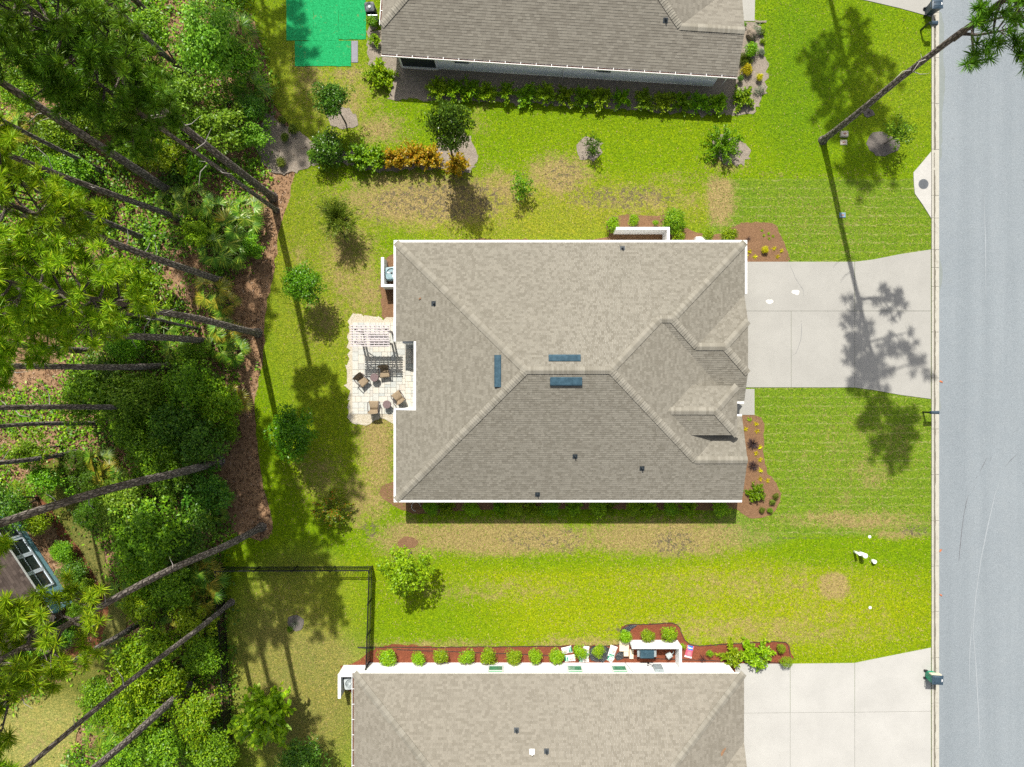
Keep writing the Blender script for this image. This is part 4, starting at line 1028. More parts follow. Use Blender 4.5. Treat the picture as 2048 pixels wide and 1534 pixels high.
# ------------------------------------------------------------------ pines
PV = [pine_crown(31, 2.9, 10.5, 34), pine_crown(32, 2.5, 9., 30), pine_crown(33, 3.1, 11.5, 36), pine_crown(34, 2.3, 8., 26), pine_crown(35, 2.9, 11.5, 30, bias=.72)]
PVN = [mesh_np('needles', v, f, [LM['pine']]) for v, f, w_ in PV]
PVW = [w_.mesh('limbs', M['bark_light'], True) for v, f, w_ in PV]
PVH = [10.5, 9., 11.5, 8., 11.5]
def pine(label, base, far, rad, hgt, vi, sc_=1., mat='pine', crown_from=None, rz=None, group='pines along the wood edge'):
    b = P(*base); rb = math.hypot(base[0] - 1024, base[1] - 767); rt = math.hypot(far[0] - 1024, far[1] - 767)
    hf = H * (1 - rb / rt); q = P(far[0], far[1], hf)
    lean = (q - b) / hf; lean.z = 1.
    t_ = thing('pine_tree', label, 'tree', b, 0, group)
    cb = crown_from if crown_from is not None else hgt - PVH[vi] * sc_
    n = 26; pts = []; rr = []
    ph = rnd.uniform(0, 6.28); amp = rnd.uniform(.05, .14)
    for i in range(n + 1):
        z = (cb + .6) * i / n; s = z / hgt
        wob = amp * math.sin(ph + s * 7) * min(1, s * 3)
        pts.append(Vector((lean.x * z + wob * .7, lean.y * z - wob, z - .1 if i == 0 else z)))
        rr.append(rad * 1.12 * (1 - .58 * s) * (1 + .55 * math.exp(-z / .35)) * rnd.uniform(.97, 1.03))
    MB().tube(pts, rr, 11, False).build('trunk', M['bark'], t_, True)
    top = pts[-1]
    a = rnd.uniform(0, 6.28) if rz is None else rz
    loc = (lean.x * cb, lean.y * cb, cb)
    obj('crown', PVN[vi], t_, loc, (0, 0, a), sc_, LM[mat])
    obj('limbs', PVW[vi], t_, loc, (0, 0, a), sc_)
    for k in range(rnd.randint(2, 4)):   # dead snags on the bare bole
        z = rnd.uniform(.55, .97) * cb; a2 = rnd.uniform(0, 6.28); L = rnd.uniform(.5, 1.5); o_ = Vector((lean.x * z, lean.y * z, z))
        MB().tube([o_, o_ + Vector((math.cos(a2) * L * .5, math.sin(a2) * L * .5, .1)), o_ + Vector((math.cos(a2 + .3) * L, math.sin(a2 + .3) * L, L * .1))], [.03, .02, .006], 5, False).build('dead_branch', M['twig'], t_, True)
    return t_

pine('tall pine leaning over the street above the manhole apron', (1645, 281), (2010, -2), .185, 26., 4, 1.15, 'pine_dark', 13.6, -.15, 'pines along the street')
pine('pine north of the street lawn whose crown shades the grass by the mailbox', (1598, -285), (1790, -637), .2, 27, 0, 1.2, 'pine', 14.5, .3, 'pines along the street')
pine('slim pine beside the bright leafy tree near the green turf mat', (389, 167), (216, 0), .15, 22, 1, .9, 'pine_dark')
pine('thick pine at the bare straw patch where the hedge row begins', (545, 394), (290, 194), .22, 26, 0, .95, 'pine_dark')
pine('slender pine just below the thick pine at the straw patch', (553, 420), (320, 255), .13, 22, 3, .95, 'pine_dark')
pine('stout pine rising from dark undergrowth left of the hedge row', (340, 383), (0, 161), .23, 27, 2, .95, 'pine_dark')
pine('thin dark pine behind the stout pine in the upper wood', (205, 342), (0, 238), .13, 21, 1, .9, 'pine')
pine('pine with its foot beside the uppermost saw palmetto', (356, 436), (0, 304), .17, 25, 0, .9, 'pine')
pine('pine whose foot stands above the straw path bend', (446, 563), (263, 498), .2, 26, 2, .95, 'pine')
pine('pine hidden low by brush with yellow needles above the path bend', (285, 475), (101, 394), .15, 22, 1, 1., 'pine')
pine('pine far left behind the yellow needled crowns', (205, 482), (8, 416), .14, 22, 3, 1.1, 'pine')
pine('pine standing on the straw path opposite the patio', (515, 666), (307, 621), .2, 25, 0, .95, 'pine')
pine('pine with scaly trunk left of the one on the straw path', (419, 683), (93, 654), .2, 26, 2, .92, 'pine')
pine('thin young pine between two thick trunks opposite the patio', (397, 657), (225, 624), .085, 17, 3, .8, 'pine')
pine('pine over the bare red soil at the left edge', (178, 702), (0, 689), .18, 24, 1, 1., 'pine')
pine('level looking pine trunk just above the broad green brush', (340, 732), (0, 736), .185, 25, 0, .9, 'pine')
pine('pine trunk crossing the broad green brush left of the path', (298, 812), (101, 816), .16, 24, 1, 1., 'pine')
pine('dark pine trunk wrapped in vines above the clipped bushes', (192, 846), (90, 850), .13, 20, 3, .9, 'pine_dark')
pine('vine covered pine beside the clipped round bushes', (150, 905), (0, 927), .14, 20, 3, .9, 'pine')
pine('thick pine sloping across above the blue cottage', (438, 922), (0, 1045), .235, 28, 0, .9, 'pine', 20.)
pine('pine on the straw at the corner above the black fence', (523, 1054), (93, 1270), .2, 26, 1, 1.0, 'pine', 18.5)
pine('slim pine at the fence line by the shaded yard', (463, 1204), (52, 1534), .15, 27, 3, 1., 'pine', 20.)
pine('pine growing on the grass strip below the cottage', (290, 1240), (63, 1377), .165, 23, 3, 1., 'pine', 15.5)
pine('dark pine in the lowest thicket at the bottom edge', (383, 1366), (189, 1534), .21, 26, 1, 1., 'pine', 18.)
# a row further out throws the dappled shade on the yard
pine('pine above the top edge shading the green turf mat', (450, -330), (278, -659), .2, 26, 0, 1.25, 'pine_dark')
pine('pine at the top left beyond the bright leafy tree', (300, 30), (120, -150), .17, 24, 2, .9, 'pine_dark')

# ------------------------------------------------------------------ understory
WOOD = [ # x, y, radius, top, kind, material, label
 (415, 80, 66, 5.5, 'big', 'bright', 'tall pale green leafy tree nearest the green turf mat'),
 (478, 120, 44, 4.0, 'loose', 'under', 'leafy shrub between the pale green tree and the turf mat shade'),
 (350, 195, 62, 4.5, 'big', 'bright', 'pale small leaved tree at the foot of the slim upper pine'),
 (440, 245, 60, 3.6, 'loose', 'bright', 'wide pale shrub above the two pine trunks at the straw patch'),
 (508, 268, 34, 2.0, 'loose', 'bright', 'low pale shrub at the edge of the grey leaf litter'),
 (505, 215, 30, 2.4, 'round', 'deep', 'dark rounded shrub beside the grey leaf litter'),
 (190, 60, 66, 6., 'big', 'deep', 'dark green tree crown near the top left corner'),
 (290, 70, 52, 5., 'big', 'under', 'mid green tree crown beside the topmost pine trunk'),
 (250, 130, 48, 4., 'big', 'under', 'dense green shrub under the topmost pine trunk'),
 (60, 60, 60, 6., 'big', 'under', 'green broadleaf crown in the extreme top left corner'),
 (130, 160, 56, 4.5, 'big', 'under', 'broad shrub under the upper left pine needles'),
 (40, 190, 44, 3.8, 'big', 'yellowgreen', 'yellowish shrub at the left edge under the upper pines'),
 (205, 230, 52, 4.2, 'big', 'under', 'mounded shrub between the two upper left trunks'),
 (110, 275, 46, 3.5, 'loose', 'under', 'open shrub beside the thin dark pine'),
 (320, 305, 44, 3., 'loose', 'lime', 'yellow green shrub right of the stout pine trunk'),
 (265, 290, 40, 3., 'big', 'under', 'small leaved shrub left of the yellow green shrub'),
 (150, 350, 50, 3.4, 'big', 'under', 'spreading shrub below the thin dark pine'),
 (60, 340, 46, 3.4, 'big', 'under', 'leafy shrub at the left edge above the yellow pines'),
 (405, 330, 34, 2.2, 'sparse', 'under', 'thin bush between the stout pine and the straw patch'),
 (400, 465, 36, 2.0, 'loose', 'lime', 'light bush between the palmettos and the pine tufts'),
 (505, 495, 30, 1.9, 'loose', 'under', 'glossy bush at the lawn edge by the palmettos'),
 (250, 565, 46, 2.6, 'loose', 'lime', 'lime shrub below the yellow pine crowns'),
 (330, 590, 42, 2.4, 'sparse', 'under', 'open bush on bare ground above the path bend'),
 (210, 640, 44, 2.8, 'loose', 'under', 'bush under the trunks opposite the patio'),
 (250, 690, 40, 2.8, 'big', 'under', 'rounded bush between the scaly pine and the thin pine'),
 (385, 705, 36, 2.4, 'round', 'under', 'green bush at the foot of the scaly pine'),
 (205, 745, 42, 2.8, 'big', 'deep', 'dark bush right of the bare red soil'),
 (180, 790, 62, 4.4, 'big', 'under', 'broad glossy shrub mass above the vine covered trunks'),
 (275, 790, 58, 4.2, 'big', 'bright', 'bright glossy shrub above the pine trunk crossing the brush'),
 (380, 770, 52, 4.0, 'big', 'under', 'green shrub just below the level looking pine trunk'),
 (430, 800, 48, 3.6, 'big', 'yellowgreen', 'soft yellow green shrub beside the straw path'),
 (345, 840, 54, 4., 'big', 'deep', 'dark shrub under the crossing pine trunk'),
 (270, 860, 46, 3.6, 'big', 'under', 'green shrub right of the vine covered pine'),
 (400, 880, 56, 3.8, 'big', 'deep', 'large dark shrub bulging towards the straw path'),
 (455, 860, 34, 2.4, 'loose', 'under', 'shrub at the very edge of the straw path'),
 (310, 910, 52, 3.8, 'big', 'under', 'leafy shrub above the thick sloping pine'),
 (350, 960, 40, 3.2, 'big', 'deep', 'dark shrub at the foot of the thick sloping pine'),
 (420, 985, 46, 3., 'loose', 'deep', 'dark loose shrub beside the straw above the fence'),
 (240, 1005, 56, 4.2, 'big', 'bright', 'pale green tree crown right of the clipped bushes'),
 (300, 1060, 72, 5., 'big', 'under', 'large grey green tree crown in the middle of the lower wood'),
 (385, 1060, 48, 3.4, 'big', 'deep', 'dark shrub between the large crown and the straw'),
 (290, 1130, 50, 3.8, 'big', 'yellowgreen', 'yellow tinged crown above the pine at the fence corner'),
 (335, 1180, 50, 3.4, 'big', 'under', 'shrub just below the trunk of the fence corner pine'),
 (285, 1205, 40, 3., 'big', 'lime', 'lime green shrub above the pine on the grass strip'),
 (390, 1245, 40, 2.8, 'loose', 'lime', 'lime green shrub beside the fence palmettos'),
 (300, 1300, 54, 3.6, 'big', 'yellowgreen', 'yellow green thicket between the two lower trunks'),
 (400, 1310, 48, 3., 'big', 'under', 'green shrub against the black side fence'),
 (265, 1350, 46, 3.4, 'big', 'lime', 'bright shrub left of the slim fence pine'),
 (345, 1365, 46, 3., 'loose', 'yellowgreen', 'mottled shrub between slim pine and lowest dark pine'),
 (205, 1400, 46, 3.2, 'big', 'under', 'shrub at the edge of the pale grass corner'),
 (270, 1430, 50, 3.4, 'big', 'yellowgreen', 'yellow green shrub above the lowest dark pine'),
 (400, 1430, 54, 3.6, 'big', 'yellowgreen', 'tall yellow green shrub right of the lowest dark pine'),
 (430, 1500, 46, 3.2, 'big', 'under', 'shrub in the bottom corner beside the fenced yard'),
 (330, 1500, 50, 3.4, 'big', 'under', 'shrub at the bottom edge under the lowest dark pine'),
 (250, 1515, 40, 2.6, 'loose', 'under', 'low shrub at the bottom edge left of the dark pine'),
 (60, 900, 46, 4., 'loose', 'under', 'open twiggy shrub above the blue cottage'),
 (90, 960, 40, 3., 'loose', 'under', 'shrub on the grass behind the blue cottage'),
 (20, 1010, 44, 3.6, 'big', 'deep', 'dark shrub at the left edge beside the cottage'),
 (70, 1045, 30, 2.4, 'round', 'lime', 'lime shrub at the far corner of the cottage'),
 (125, 1105, 27, 1.5, 'round', 'under', 'foundation shrub first along the cottage wall'),
 (148, 1145, 27, 1.5, 'round', 'deep', 'foundation shrub second along the cottage wall'),
 (165, 1180, 26, 1.5, 'round', 'under', 'foundation shrub third along the cottage wall'),
 (158, 1225, 28, 1.5, 'round', 'under', 'foundation shrub at the near corner of the cottage'),
 (125, 1268, 30, 1.6, 'round', 'deep', 'dark shrub round the end of the cottage'),
 (75, 1300, 30, 1.6, 'round', 'under', 'low shrub at the end wall of the cottage'),
 (30, 1330, 32, 1.6, 'round', 'under', 'low shrub at the left edge below the cottage'),
]
for x, y, r_, top, kd, mt, lb in WOOD:
    plant('understory_tree' if top > 3.7 else 'woodland_shrub', lb, 'tree' if top > 3.7 else 'shrub', x, y, r_, top, kd, mt, 'woodland undergrowth', sq=.95, stems=2, stem_r=.06)
for (x, y, r_), lb in zip([(150, 925, 27), (164, 965, 30), (178, 1028, 28)], ['clipped dark green ball bush, uppermost of three by the cottage lawn', 'clipped dark green ball bush, middle of three by the cottage lawn', 'clipped dark green ball bush, lowest of three by the cottage lawn']):
    plant('clipped_bush', lb, 'shrub', x, y, r_, 1.6, 'ball', 'hedge', 'clipped ball bushes')
plant('clipped_bush', 'small light green clipped bush beside the cottage corner', 'shrub', 40, 985, 22, 1.3, 'ball', 'lime', 'clipped ball bushes')

# saw palmettos: every fan leaf is a part
def fan(seed):
    r = random.Random(seed); V = []; F = []
    n = 15; V += [(-.012, -.55, -.18), (.012, -.55, -.18), (.008, 0, 0), (-.008, 0, 0)]; F.append((0, 1, 2, 3))
    for k in range(n):
        a = math.radians(-8 + 196 * k / (n - 1)) + r.uniform(-.03, .03); L = (.50 + .16 * math.sin(math.pi * k / (n - 1))) * r.uniform(.88, 1.08)
        d = Vector((math.cos(a), math.sin(a), 0)); sd = Vector((-d.y, d.x, 0)); zz = .02 * (k % 2); dr_ = r.uniform(.06, .16); b = len(V)
        V += [d * .04 + sd * .012, d * .04 - sd * .012, d * L * .62 - sd * .032 + Vector((0, 0, -dr_ * .3 + zz)), d * L * .62 + sd * .032 + Vector((0, 0, -dr_ * .3)), d * L + Vector((0, 0, -dr_))]
        F += [(b, b + 1, b + 2, b + 3), (b + 3, b + 2, b + 4)]
    return mesh_py('fan_leaf', V, F, [LM['palm']])
FANS = [fan(1), fan(2), fan(3)]
PALMS = [(392, 400, 30, 0, 'yellow tipped palmetto beside the pine above the path bend'), (440, 425, 30, 0, 'palmetto between the yellow tipped one and the straw patch'), (497, 425, 30, 0, 'palmetto under the slender pine at the straw patch'),
 (455, 470, 38, 1, 'large spreading palmetto above the straw path bend'), (485, 455, 32, 0, 'palmetto right of the large spreading one'), (430, 500, 32, 0, 'palmetto left below the large spreading one'), (470, 505, 28, 0, 'palmetto nearest the straw path bend'),
 (425, 585, 32, 1, 'yellowing palmetto under the pine foot at the bend'), (450, 605, 26, 1, 'small yellowing palmetto on the straw'), (448, 662, 28, 1, 'palmetto hugging the pine on the straw path'), (440, 690, 30, 0, 'palmetto below the pine on the straw path'), (470, 700, 26, 0, 'palmetto beside the straw path opposite the patio'),
 (470, 60, 34, 0, 'palmetto right of the pale green tree'), (500, 185, 34, 0, 'palmetto at the grey leaf litter edge'), (475, 160, 30, 0, 'palmetto deep beside the turf mat shade'), (340, 405, 26, 0, 'palmetto between two trunks in the upper wood'),
 (470, 800, 28, 1, 'palmetto at the narrow part of the straw path'), (360, 855, 30, 0, 'palmetto in the dark brush left of the path'), (203, 925, 30, 1, 'pale palmetto right of the clipped bushes'), (222, 950, 28, 1, 'pale palmetto under the thick sloping pine'),
 (440, 990, 26, 0, 'palmetto low beside the dark straw'), (430, 1020, 26, 0, 'palmetto above the fence corner pine'), (395, 1130, 32, 0, 'palmetto by the fence corner pine trunk'), (415, 1150, 32, 1, 'bright palmetto near the corner of the black fence'), (385, 1165, 28, 0, 'palmetto beneath the fence corner pine trunk'), (410, 1190, 32, 1, 'yellow palmetto at the black side fence'), (375, 1215, 28, 1, 'palmetto above the slim fence pine'),
 (345, 1262, 26, 1, 'small pale palmetto along the slim fence pine'), (225, 1500, 32, 0, 'palmetto at the bottom edge by the pale grass'), (195, 1480, 28, 0, 'palmetto beside the pale grass corner'), (355, 700, 26, 0, 'palmetto in the gap between two level trunks'), (60, 245, 34, 1, 'palmetto below the upper left trunk at the edge'), (20, 265, 30, 1, 'yellow palmetto at the left edge'), (330, 655, 26, 0, 'palmetto left of the young thin pine'), (245, 1190, 24, 0, 'palmetto where the grass strip meets the trunk')]
for k, (x, y, r_, yl, lb) in enumerate(PALMS):
    R = r_ / S * 1.25; p = P(x, y, 1.); t_ = thing('saw_palmetto', lb, 'palmetto', (p.x, p.y, 0), rnd.uniform(0, 6), 'saw palmettos')
    MB().tube([(0, 0, -.05), (.02, 0, .7)], [.07, .05], 6).build('stem', M['bark_light'], t_)
    n = 9 if r_ > 28 else 7
    for i in range(n):
        a = 6.28 * i / n + rnd.uniform(-.3, .3); tilt = rnd.uniform(.0, .75); d = R * (.58 if i % 2 else .40)
        o = obj('fan_leaf', FANS[(i + k) % 3], t_, (math.cos(a) * d, math.sin(a) * d, .75 + .55 * (1 - d / R) + rnd.uniform(0, .3)), (-tilt * .5, rnd.uniform(-.3, .3), a - 1.57), R * .95 * rnd.uniform(.85, 1.1), LM['palm_yellow' if yl and rnd.random() < .6 else 'palm'])

# low growth on the wood floor: nobody could count it
def scatter(name, label, n, seed, leaf, mat, test, clump=7, spread=.35, z=(.03, .45)):
    r = np.random.default_rng(seed); xs = r.uniform(-60, 545, n * 3); ys = r.uniform(-40, 1580, n * 3)
    ok = np.array([test(a, b) for a, b in zip(xs, ys)]); xs = xs[ok][:n]; ys = ys[ok][:n]
    X = (xs - 1024) / S; Y = (767 - ys) / S
    k = np.repeat(np.arange(len(X)), clump); h = r.uniform(z[0], z[1], len(X))
    pos = np.stack([X[k], Y[k], h[k] * r.uniform(.3, 1.2, len(k))], 1) + r.normal(0, spread, (len(k), 3)) * np.array([1, 1, .18]); pos[:, 2] = np.abs(pos[:, 2]) + .02
    Nn = unit(np.array([0, 0, 1.]) + .6 * rand_dir(len(k), r)); D = unit(np.cross(Nn, rand_dir(len(k), r)))
    V, F = leaf_quads(pos, D, Nn, leaf * r.uniform(.6, 1.4, len(k)), leaf * .6)
    tag(obj(name, mesh_np(name, V, F, [LM[mat]])), label, 'ground cover', kind='stuff')
def inpoly(px, py, poly):
    c = False; j = len(poly) - 1
    for i in range(len(poly)):
        if (poly[i][1] > py) != (poly[j][1] > py) and px < (poly[j][0] - poly[i][0]) * (py - poly[i][1]) / (poly[j][1] - poly[i][1]) + poly[i][0]: c = not c
        j = i
    return c
STRAW = [(540, 250), (620, 280), (640, 315), (600, 335), (572, 420), (553, 520), (535, 600), (528, 700), (510, 800), (517, 900), (546, 1060), (520, 1082), (465, 1070), (448, 1000), (462, 900), (478, 780), (462, 700), (455, 600), (490, 545), (535, 450), (535, 330)]
def wood_ok(a, b, thr=.0):
    if inpoly(a, b, LAWN) or inpoly(a, b, LAWN2) or inpoly(a, b, STRAW): return False
    if a < 250 and 1040 < b < 1400 and inpoly(a, b, [(-60, 1020), (70, 980), (225, 1190), (170, 1320), (40, 1400), (-60, 1420)]): return False
    if a < 130 and 660 < b < 780: return False
    return mn.noise(Vector((a / 55, b / 55, 3.3))) > thr
scatter('undergrowth', 'low mixed green undergrowth spread over the wood floor', 4600, 5, .22, 'under', lambda a, b: wood_ok(a, b, -.12), 8)
scatter('undergrowth', 'low lime green seedlings scattered over the wood floor', 2000, 6, .2, 'lime', lambda a, b: wood_ok(a + 300, b, .05) and wood_ok(a, b, -.9), 7)
scatter('undergrowth', 'dark ivy like cover in the shade of the wood', 3000, 8, .22, 'deep', lambda a, b: wood_ok(a, b + 500, .02) and wood_ok(a, b, -.9), 8)

# fallen pine litter on the straw
def litter(name, label, n, seed, reg, col, ln, wd):
    r = np.random.default_rng(seed); X = []; 
    while len(X) < n:
        a, b = r.uniform(-60, 660), r.uniform(-40, 1580)
        if reg(a, b): X.append((a, b))
    X = np.array(X); pos = np.stack([(X[:, 0] - 1024) / S, (767 - X[:, 1]) / S, r.uniform(-.05, .01, n)], 1)
    a = r.uniform(0, 6.28, n); D = np.stack([np.cos(a), np.sin(a), r.uniform(.0, .25, n)], 1); V, F = leaf_quads(pos, unit(D), unit(np.array([0, 0, 1.]) + .3 * rand_dir(n, r)), ln * r.uniform(.6, 1.3, n), wd)
    tag(obj(name, mesh_np(name, V, F, [col])), label, 'leaf litter', kind='stuff')
t = NT('dry_litter'); gg = t.n('NewGeometry').outputs['Random Per Island']
t.bsdf(t.ramp(gg, [(0, (.04, .02, .012)), (.45, (.15, .08, .04)), (.85, (.26, .155, .085)), (1, (.42, .32, .24))]), .9, spec=.1); M['litter'] = t.m
litter('leaf_litter', 'dry brown needles and leaves lying over the wood floor', 42000, 3, lambda a, b: not inpoly(a, b, LAWN) and not inpoly(a, b, LAWN2) and a < 645, M['litter'], .22, .05)

# ------------------------------------------------------------------ garden trees and shrubs
ORD = ['first', 'second', 'third', 'fourth', 'fifth', 'sixth', 'seventh', 'eighth', 'ninth', 'tenth', 'eleventh', 'twelfth', 'thirteenth', 'fourteenth', 'fifteenth', 'sixteenth', 'seventeenth', 'eighteenth', 'nineteenth', 'twentieth']
def tree(label, base, c, r_px, top, kind, mat, sq=1., stem_r=.06, name='garden_tree'):
    """small lawn tree: trunk foot at pixel base, crown seen centred at c"""
    R = r_px / S * (1 - top * .6 / H); b = P(*base); zmid = max(R * sq * .7, top - R * sq * .85); q = P(c[0], c[1], zmid)
    t_ = thing(name, label, 'tree', b, 0, 'young trees on the lawn'); i = cnt.get(kind, 0); cnt[kind] = i + 1
    off = q - b
    obj('crown', PM[kind][i % len(PM[kind])], t_, off, (0, 0, rnd.uniform(0, 6)), (R, R, R * sq), LM[mat])
    MB().tube([(0, 0, -.05), (off.x * .3, off.y * .3, zmid * .4), (off.x, off.y, zmid)], [stem_r, stem_r * .8, stem_r * .5], 8, False).build('trunk', M['bark_light'], t_, True)
    for k in range(5):
        a = k * 1.26; s_ = Vector((off.x * .55, off.y * .55, zmid * .6)); e = off + Vector((math.cos(a) * R * .6, math.sin(a) * R * .6, R * .25))
        MB().tube([s_, s_.lerp(e, .5) + Vector((0, 0, .05)), e], [stem_r * .5, stem_r * .35, .01], 5, False).build('limb', M['bark_light'], t_, True)
    return t_
tree('small dark oak like tree below the green turf mat', (692, 247), (667, 201), 38, 3.9, 'big', 'holly', 1.15)
tree('tall conical dark green tree at the end of the amber hedge', (906, 322), (896, 256), 48, 7.0, 'big', 'holly', 2.0, .08)
tree('bushy grey green small tree with fine foliage on the west lawn', (690, 476), (674, 434), 42, 3.4, 'fine', 'olive', 1.1)
tree('small round bright green tree opposite the air conditioner', (636, 597), (609, 568), 42, 3.6, 'big', 'grove', .8)
tree('dense round green tree on the lawn left of the patio', (618, 862), (583, 868), 48, 4.0, 'big', 'grove', .95, .07)
tree('light yellow green tree with brown mulch ring near the black fence', (822, 1104), (808, 1137), 52, 3.6, 'loose', 'lime', .95, .06)
tree('flowering small tree beside the dark mulch ring by the kerb', (1768, 288), (1798, 270), 30, 2.4, 'sparse', 'under', 1., .04)
tree('large bright shrubby tree in the lower left of the fenced yard', (560, 1416), (526, 1446), 72, 4.6, 'shoots', 'lime', .7, .08)
tree('dark glossy tree at the bottom edge of the fenced yard', (640, 1500), (606, 1522), 46, 3.4, 'big', 'deep', .9, .06)
plant('crape_myrtle', 'bright green crape myrtle with arching shoots near the top house corner', 'shrub', 1452, 284, 44, 2.4, 'spiky', 'myrtle', None, 1.3, 1., 4, .025)
plant('crape_myrtle', 'crape myrtle with orange tips on the lawn below the patio', 'shrub', 662, 1020, 40, 2.6, 'spiky', 'tips', None, 1.5, .8, 4, .025)
plant('shrub', 'small dark shrub in a round grey mulch ring on the north lawn', 'shrub', 1184, 289, 20, 1.5, 'sparse', 'holly', None, .7, 1.6, 3, .02)
plant('rose_bush', 'upright green rose bush on the worn north lawn', 'shrub', 1047, 374, 27, 1.8, 'sparse', 'under', None, .8, 1.4, 3, .02)
# amber hedge row
for k, (x, y, r_, mt, lb) in enumerate([(657, 302, 30, 'holly', 'dark green hedge shrub at the left end of the amber hedge'), (716, 316, 30, 'under', 'green hedge shrub second from the left in the amber hedge'), (752, 316, 28, 'yellowgreen', 'green and yellow hedge shrub third from the left in the amber hedge'),
    (790, 318, 28, 'croton', 'amber hedge shrub fourth from the left in the row'), (826, 316, 28, 'croton', 'amber hedge shrub fifth from the left in the row'), (860, 318, 27, 'croton', 'amber hedge shrub sixth from the left in the row'), (912, 332, 30, 'croton', 'shaded amber hedge shrub under the conical tree')]):
    plant('hedge_shrub', lb, 'shrub', x, y - 3, r_ * 1.3, 2.1, 'upright' if mt not in ('holly',) else 'round', mt, 'amber hedge row on the north lawn', .75, 1.0, 3, .02)
plant('shrub', 'low tuft of green growing on the leaf litter left of the hedge', 'shrub', 625, 308, 12, .6, 'small', 'under', 'seedlings on the leaf litter')
for x, y, lb in ((565, 240, 'tiny shrub on the upper leaf litter'), (585, 258, 'tiny shrub in the middle of the leaf litter'), (570, 275, 'small olive shrub low on the leaf litter'), (562, 325, 'light green seedling by the thick pine')):
    plant('seedling', lb, 'shrub', x, y, 11, .6, 'small', 'olive', 'seedlings on the leaf litter')
# big leafy plant at the top house corner
plant('philodendron', 'large glossy yellow green plant at the left corner of the top house', 'shrub', 757, 140, 36, 1.7, 'spread', 'lime', None, .9, .9, 2, .04)
plant('shrub', 'small leafy shrub against the left wall of the top house', 'shrub', 748, 75, 14, 1.0, 'spread', 'lime', 'corner shrubs of the top house')
plant('shrub', 'dark leafy shrub beside the turf mat and the top house', 'shrub', 744, 42, 13, 1.0, 'small', 'under', 'corner shrubs of the top house')
# hedge below the top house
xs = [872, 906, 938, 972, 1012, 1055, 1092, 1130, 1170, 1205, 1245, 1290, 1330, 1366, 1402, 1440]
for k, x in enumerate(xs):
    y = 162 + (x - 872) * .052; r_ = 25 if k in (0, 1, 2) else 22
    plant('hedge_shrub', f'yellow green hedge shrub, {ORD[k]} from the left below the top house', 'shrub', x, y + 11, r_ * 1.15, 1.7, 'spread', 'yellowgreen' if k % 3 else 'lime', 'hedge row below the top house', .85, .95, 2, .02)
plant('hedge_shrub', 'large golden green shrub ending the hedge by the top house bed', 'shrub', 1490, 192, 30, 1.4, 'spread', 'yellowgreen', 'hedge row below the top house', .65, .9, 3, .02)
# bed at the right end of the top house
plant('bed_plant', 'yellow and orange leaved shrub in the grey bed', 'plant', 1503, 101, 17, .8, 'small', 'yellowgreen', 'plants in the grey bed')
plant('bed_plant', 'bright yellow plant nearest the top house gutter end', 'plant', 1494, 140, 13, .6, 'small', 'gold', 'plants in the grey bed')
plant('bed_plant', 'small round bright yellow plant near the bed edge', 'plant', 1519, 155, 9, .5, 'small', 'gold', 'plants in the grey bed')
plant('bed_plant', 'dark wiry shrub under the yellow and orange one', 'plant', 1490, 118, 15, .6, 'fine', 'olive', 'plants in the grey bed')
plant('bed_plant', 'silvery tuft by the golden end shrub', 'plant', 1518, 182, 11, .4, 'sparse', 'grey', 'plants in the grey bed')
plant('bed_plant', 'pale green plant beside the boulder', 'plant', 1512, 62, 12, .5, 'sparse', 'grey', 'plants in the grey bed')
plant('bed_plant', 'reddish green plant at the top corner of the grey bed', 'plant', 1524, 64, 8, .4, 'small', 'olive', 'plants in the grey bed')
plant('bed_plant', 'little dark plant between boulder and walkway', 'plant', 1488, 50, 7, .4, 'small', 'under', 'plants in the grey bed')
plant('bed_plant', 'tiny green plant right of the dark boulder shadow', 'plant', 1525, 82, 6, .3, 'small', 'lime', 'plants in the grey bed')
plant('bed_plant', 'grey green plant right of the wiry shrub', 'plant', 1523, 104, 8, .4, 'small', 'grey', 'plants in the grey bed')
plant('bed_plant', 'dark leafy plant behind the gutter end', 'plant', 1481, 157, 8, .5, 'small', 'deep', 'plants in the grey bed')
r = random.Random(5); bm = bmesh.new(); bmesh.ops.create_icosphere(bm, subdivisions=3, radius=1)
for v in bm.verts: v.co *= 1 + .22 * mn.noise(v.co * 1.6) + .08 * mn.noise(v.co * 5); v.co.z = max(v.co.z, -.4)
me = bpy.data.meshes.new('boulder'); bm.to_mesh(me); bm.free(); M['rock'] = simple('mottled_rock', (.27, .22, .165), .9, .35, 6., bump=.05, fine=.4); me.materials.append(M['rock'])
tag(obj('boulder', me, None, P(1503, 69, .2), (0, 0, .5), (.30, .38, .42)), 'weathered brown boulder in the grey bed by the walkway', 'boulder')
# north side of the middle house
for x, y, r_, h, kd, mt, lb in [(1226, 449, 15, .9, 'small', 'lime', 'small leafy shrub left of the white screen wall'), (1267, 441, 13, .9, 'small', 'lime', 'small leafy shrub above the white screen wall'), (1311, 446, 6, .5, 'small', 'lime', 'tiny shrub above the right part of the screen wall'),
    (1349, 443, 25, 1.3, 'round', 'yellowgreen', 'large leafy shrub right of the white screen wall'), (1357, 472, 14, .8, 'small', 'lime', 'leafy shrub below the large one by the screen wall'), (1416, 470, 13, .9, 'small', 'lime', 'shrub beside the pale utility cabinet'), (1457, 470, 17, 1., 'small', 'lime', 'shrub at the near corner of the brown bed')]:
    plant('shrub', lb, 'shrub', x, y, r_ * 1.1, h, kd, mt, 'shrubs along the north wall')
for k, (x, y, r_) in enumerate([(1530, 499, 9)]): plant('bed_plant', 'largest yellow plant in the brown bed above the driveway', 'plant', x, y, r_, .45, 'small', 'gold', 'yellow plants above the driveway')
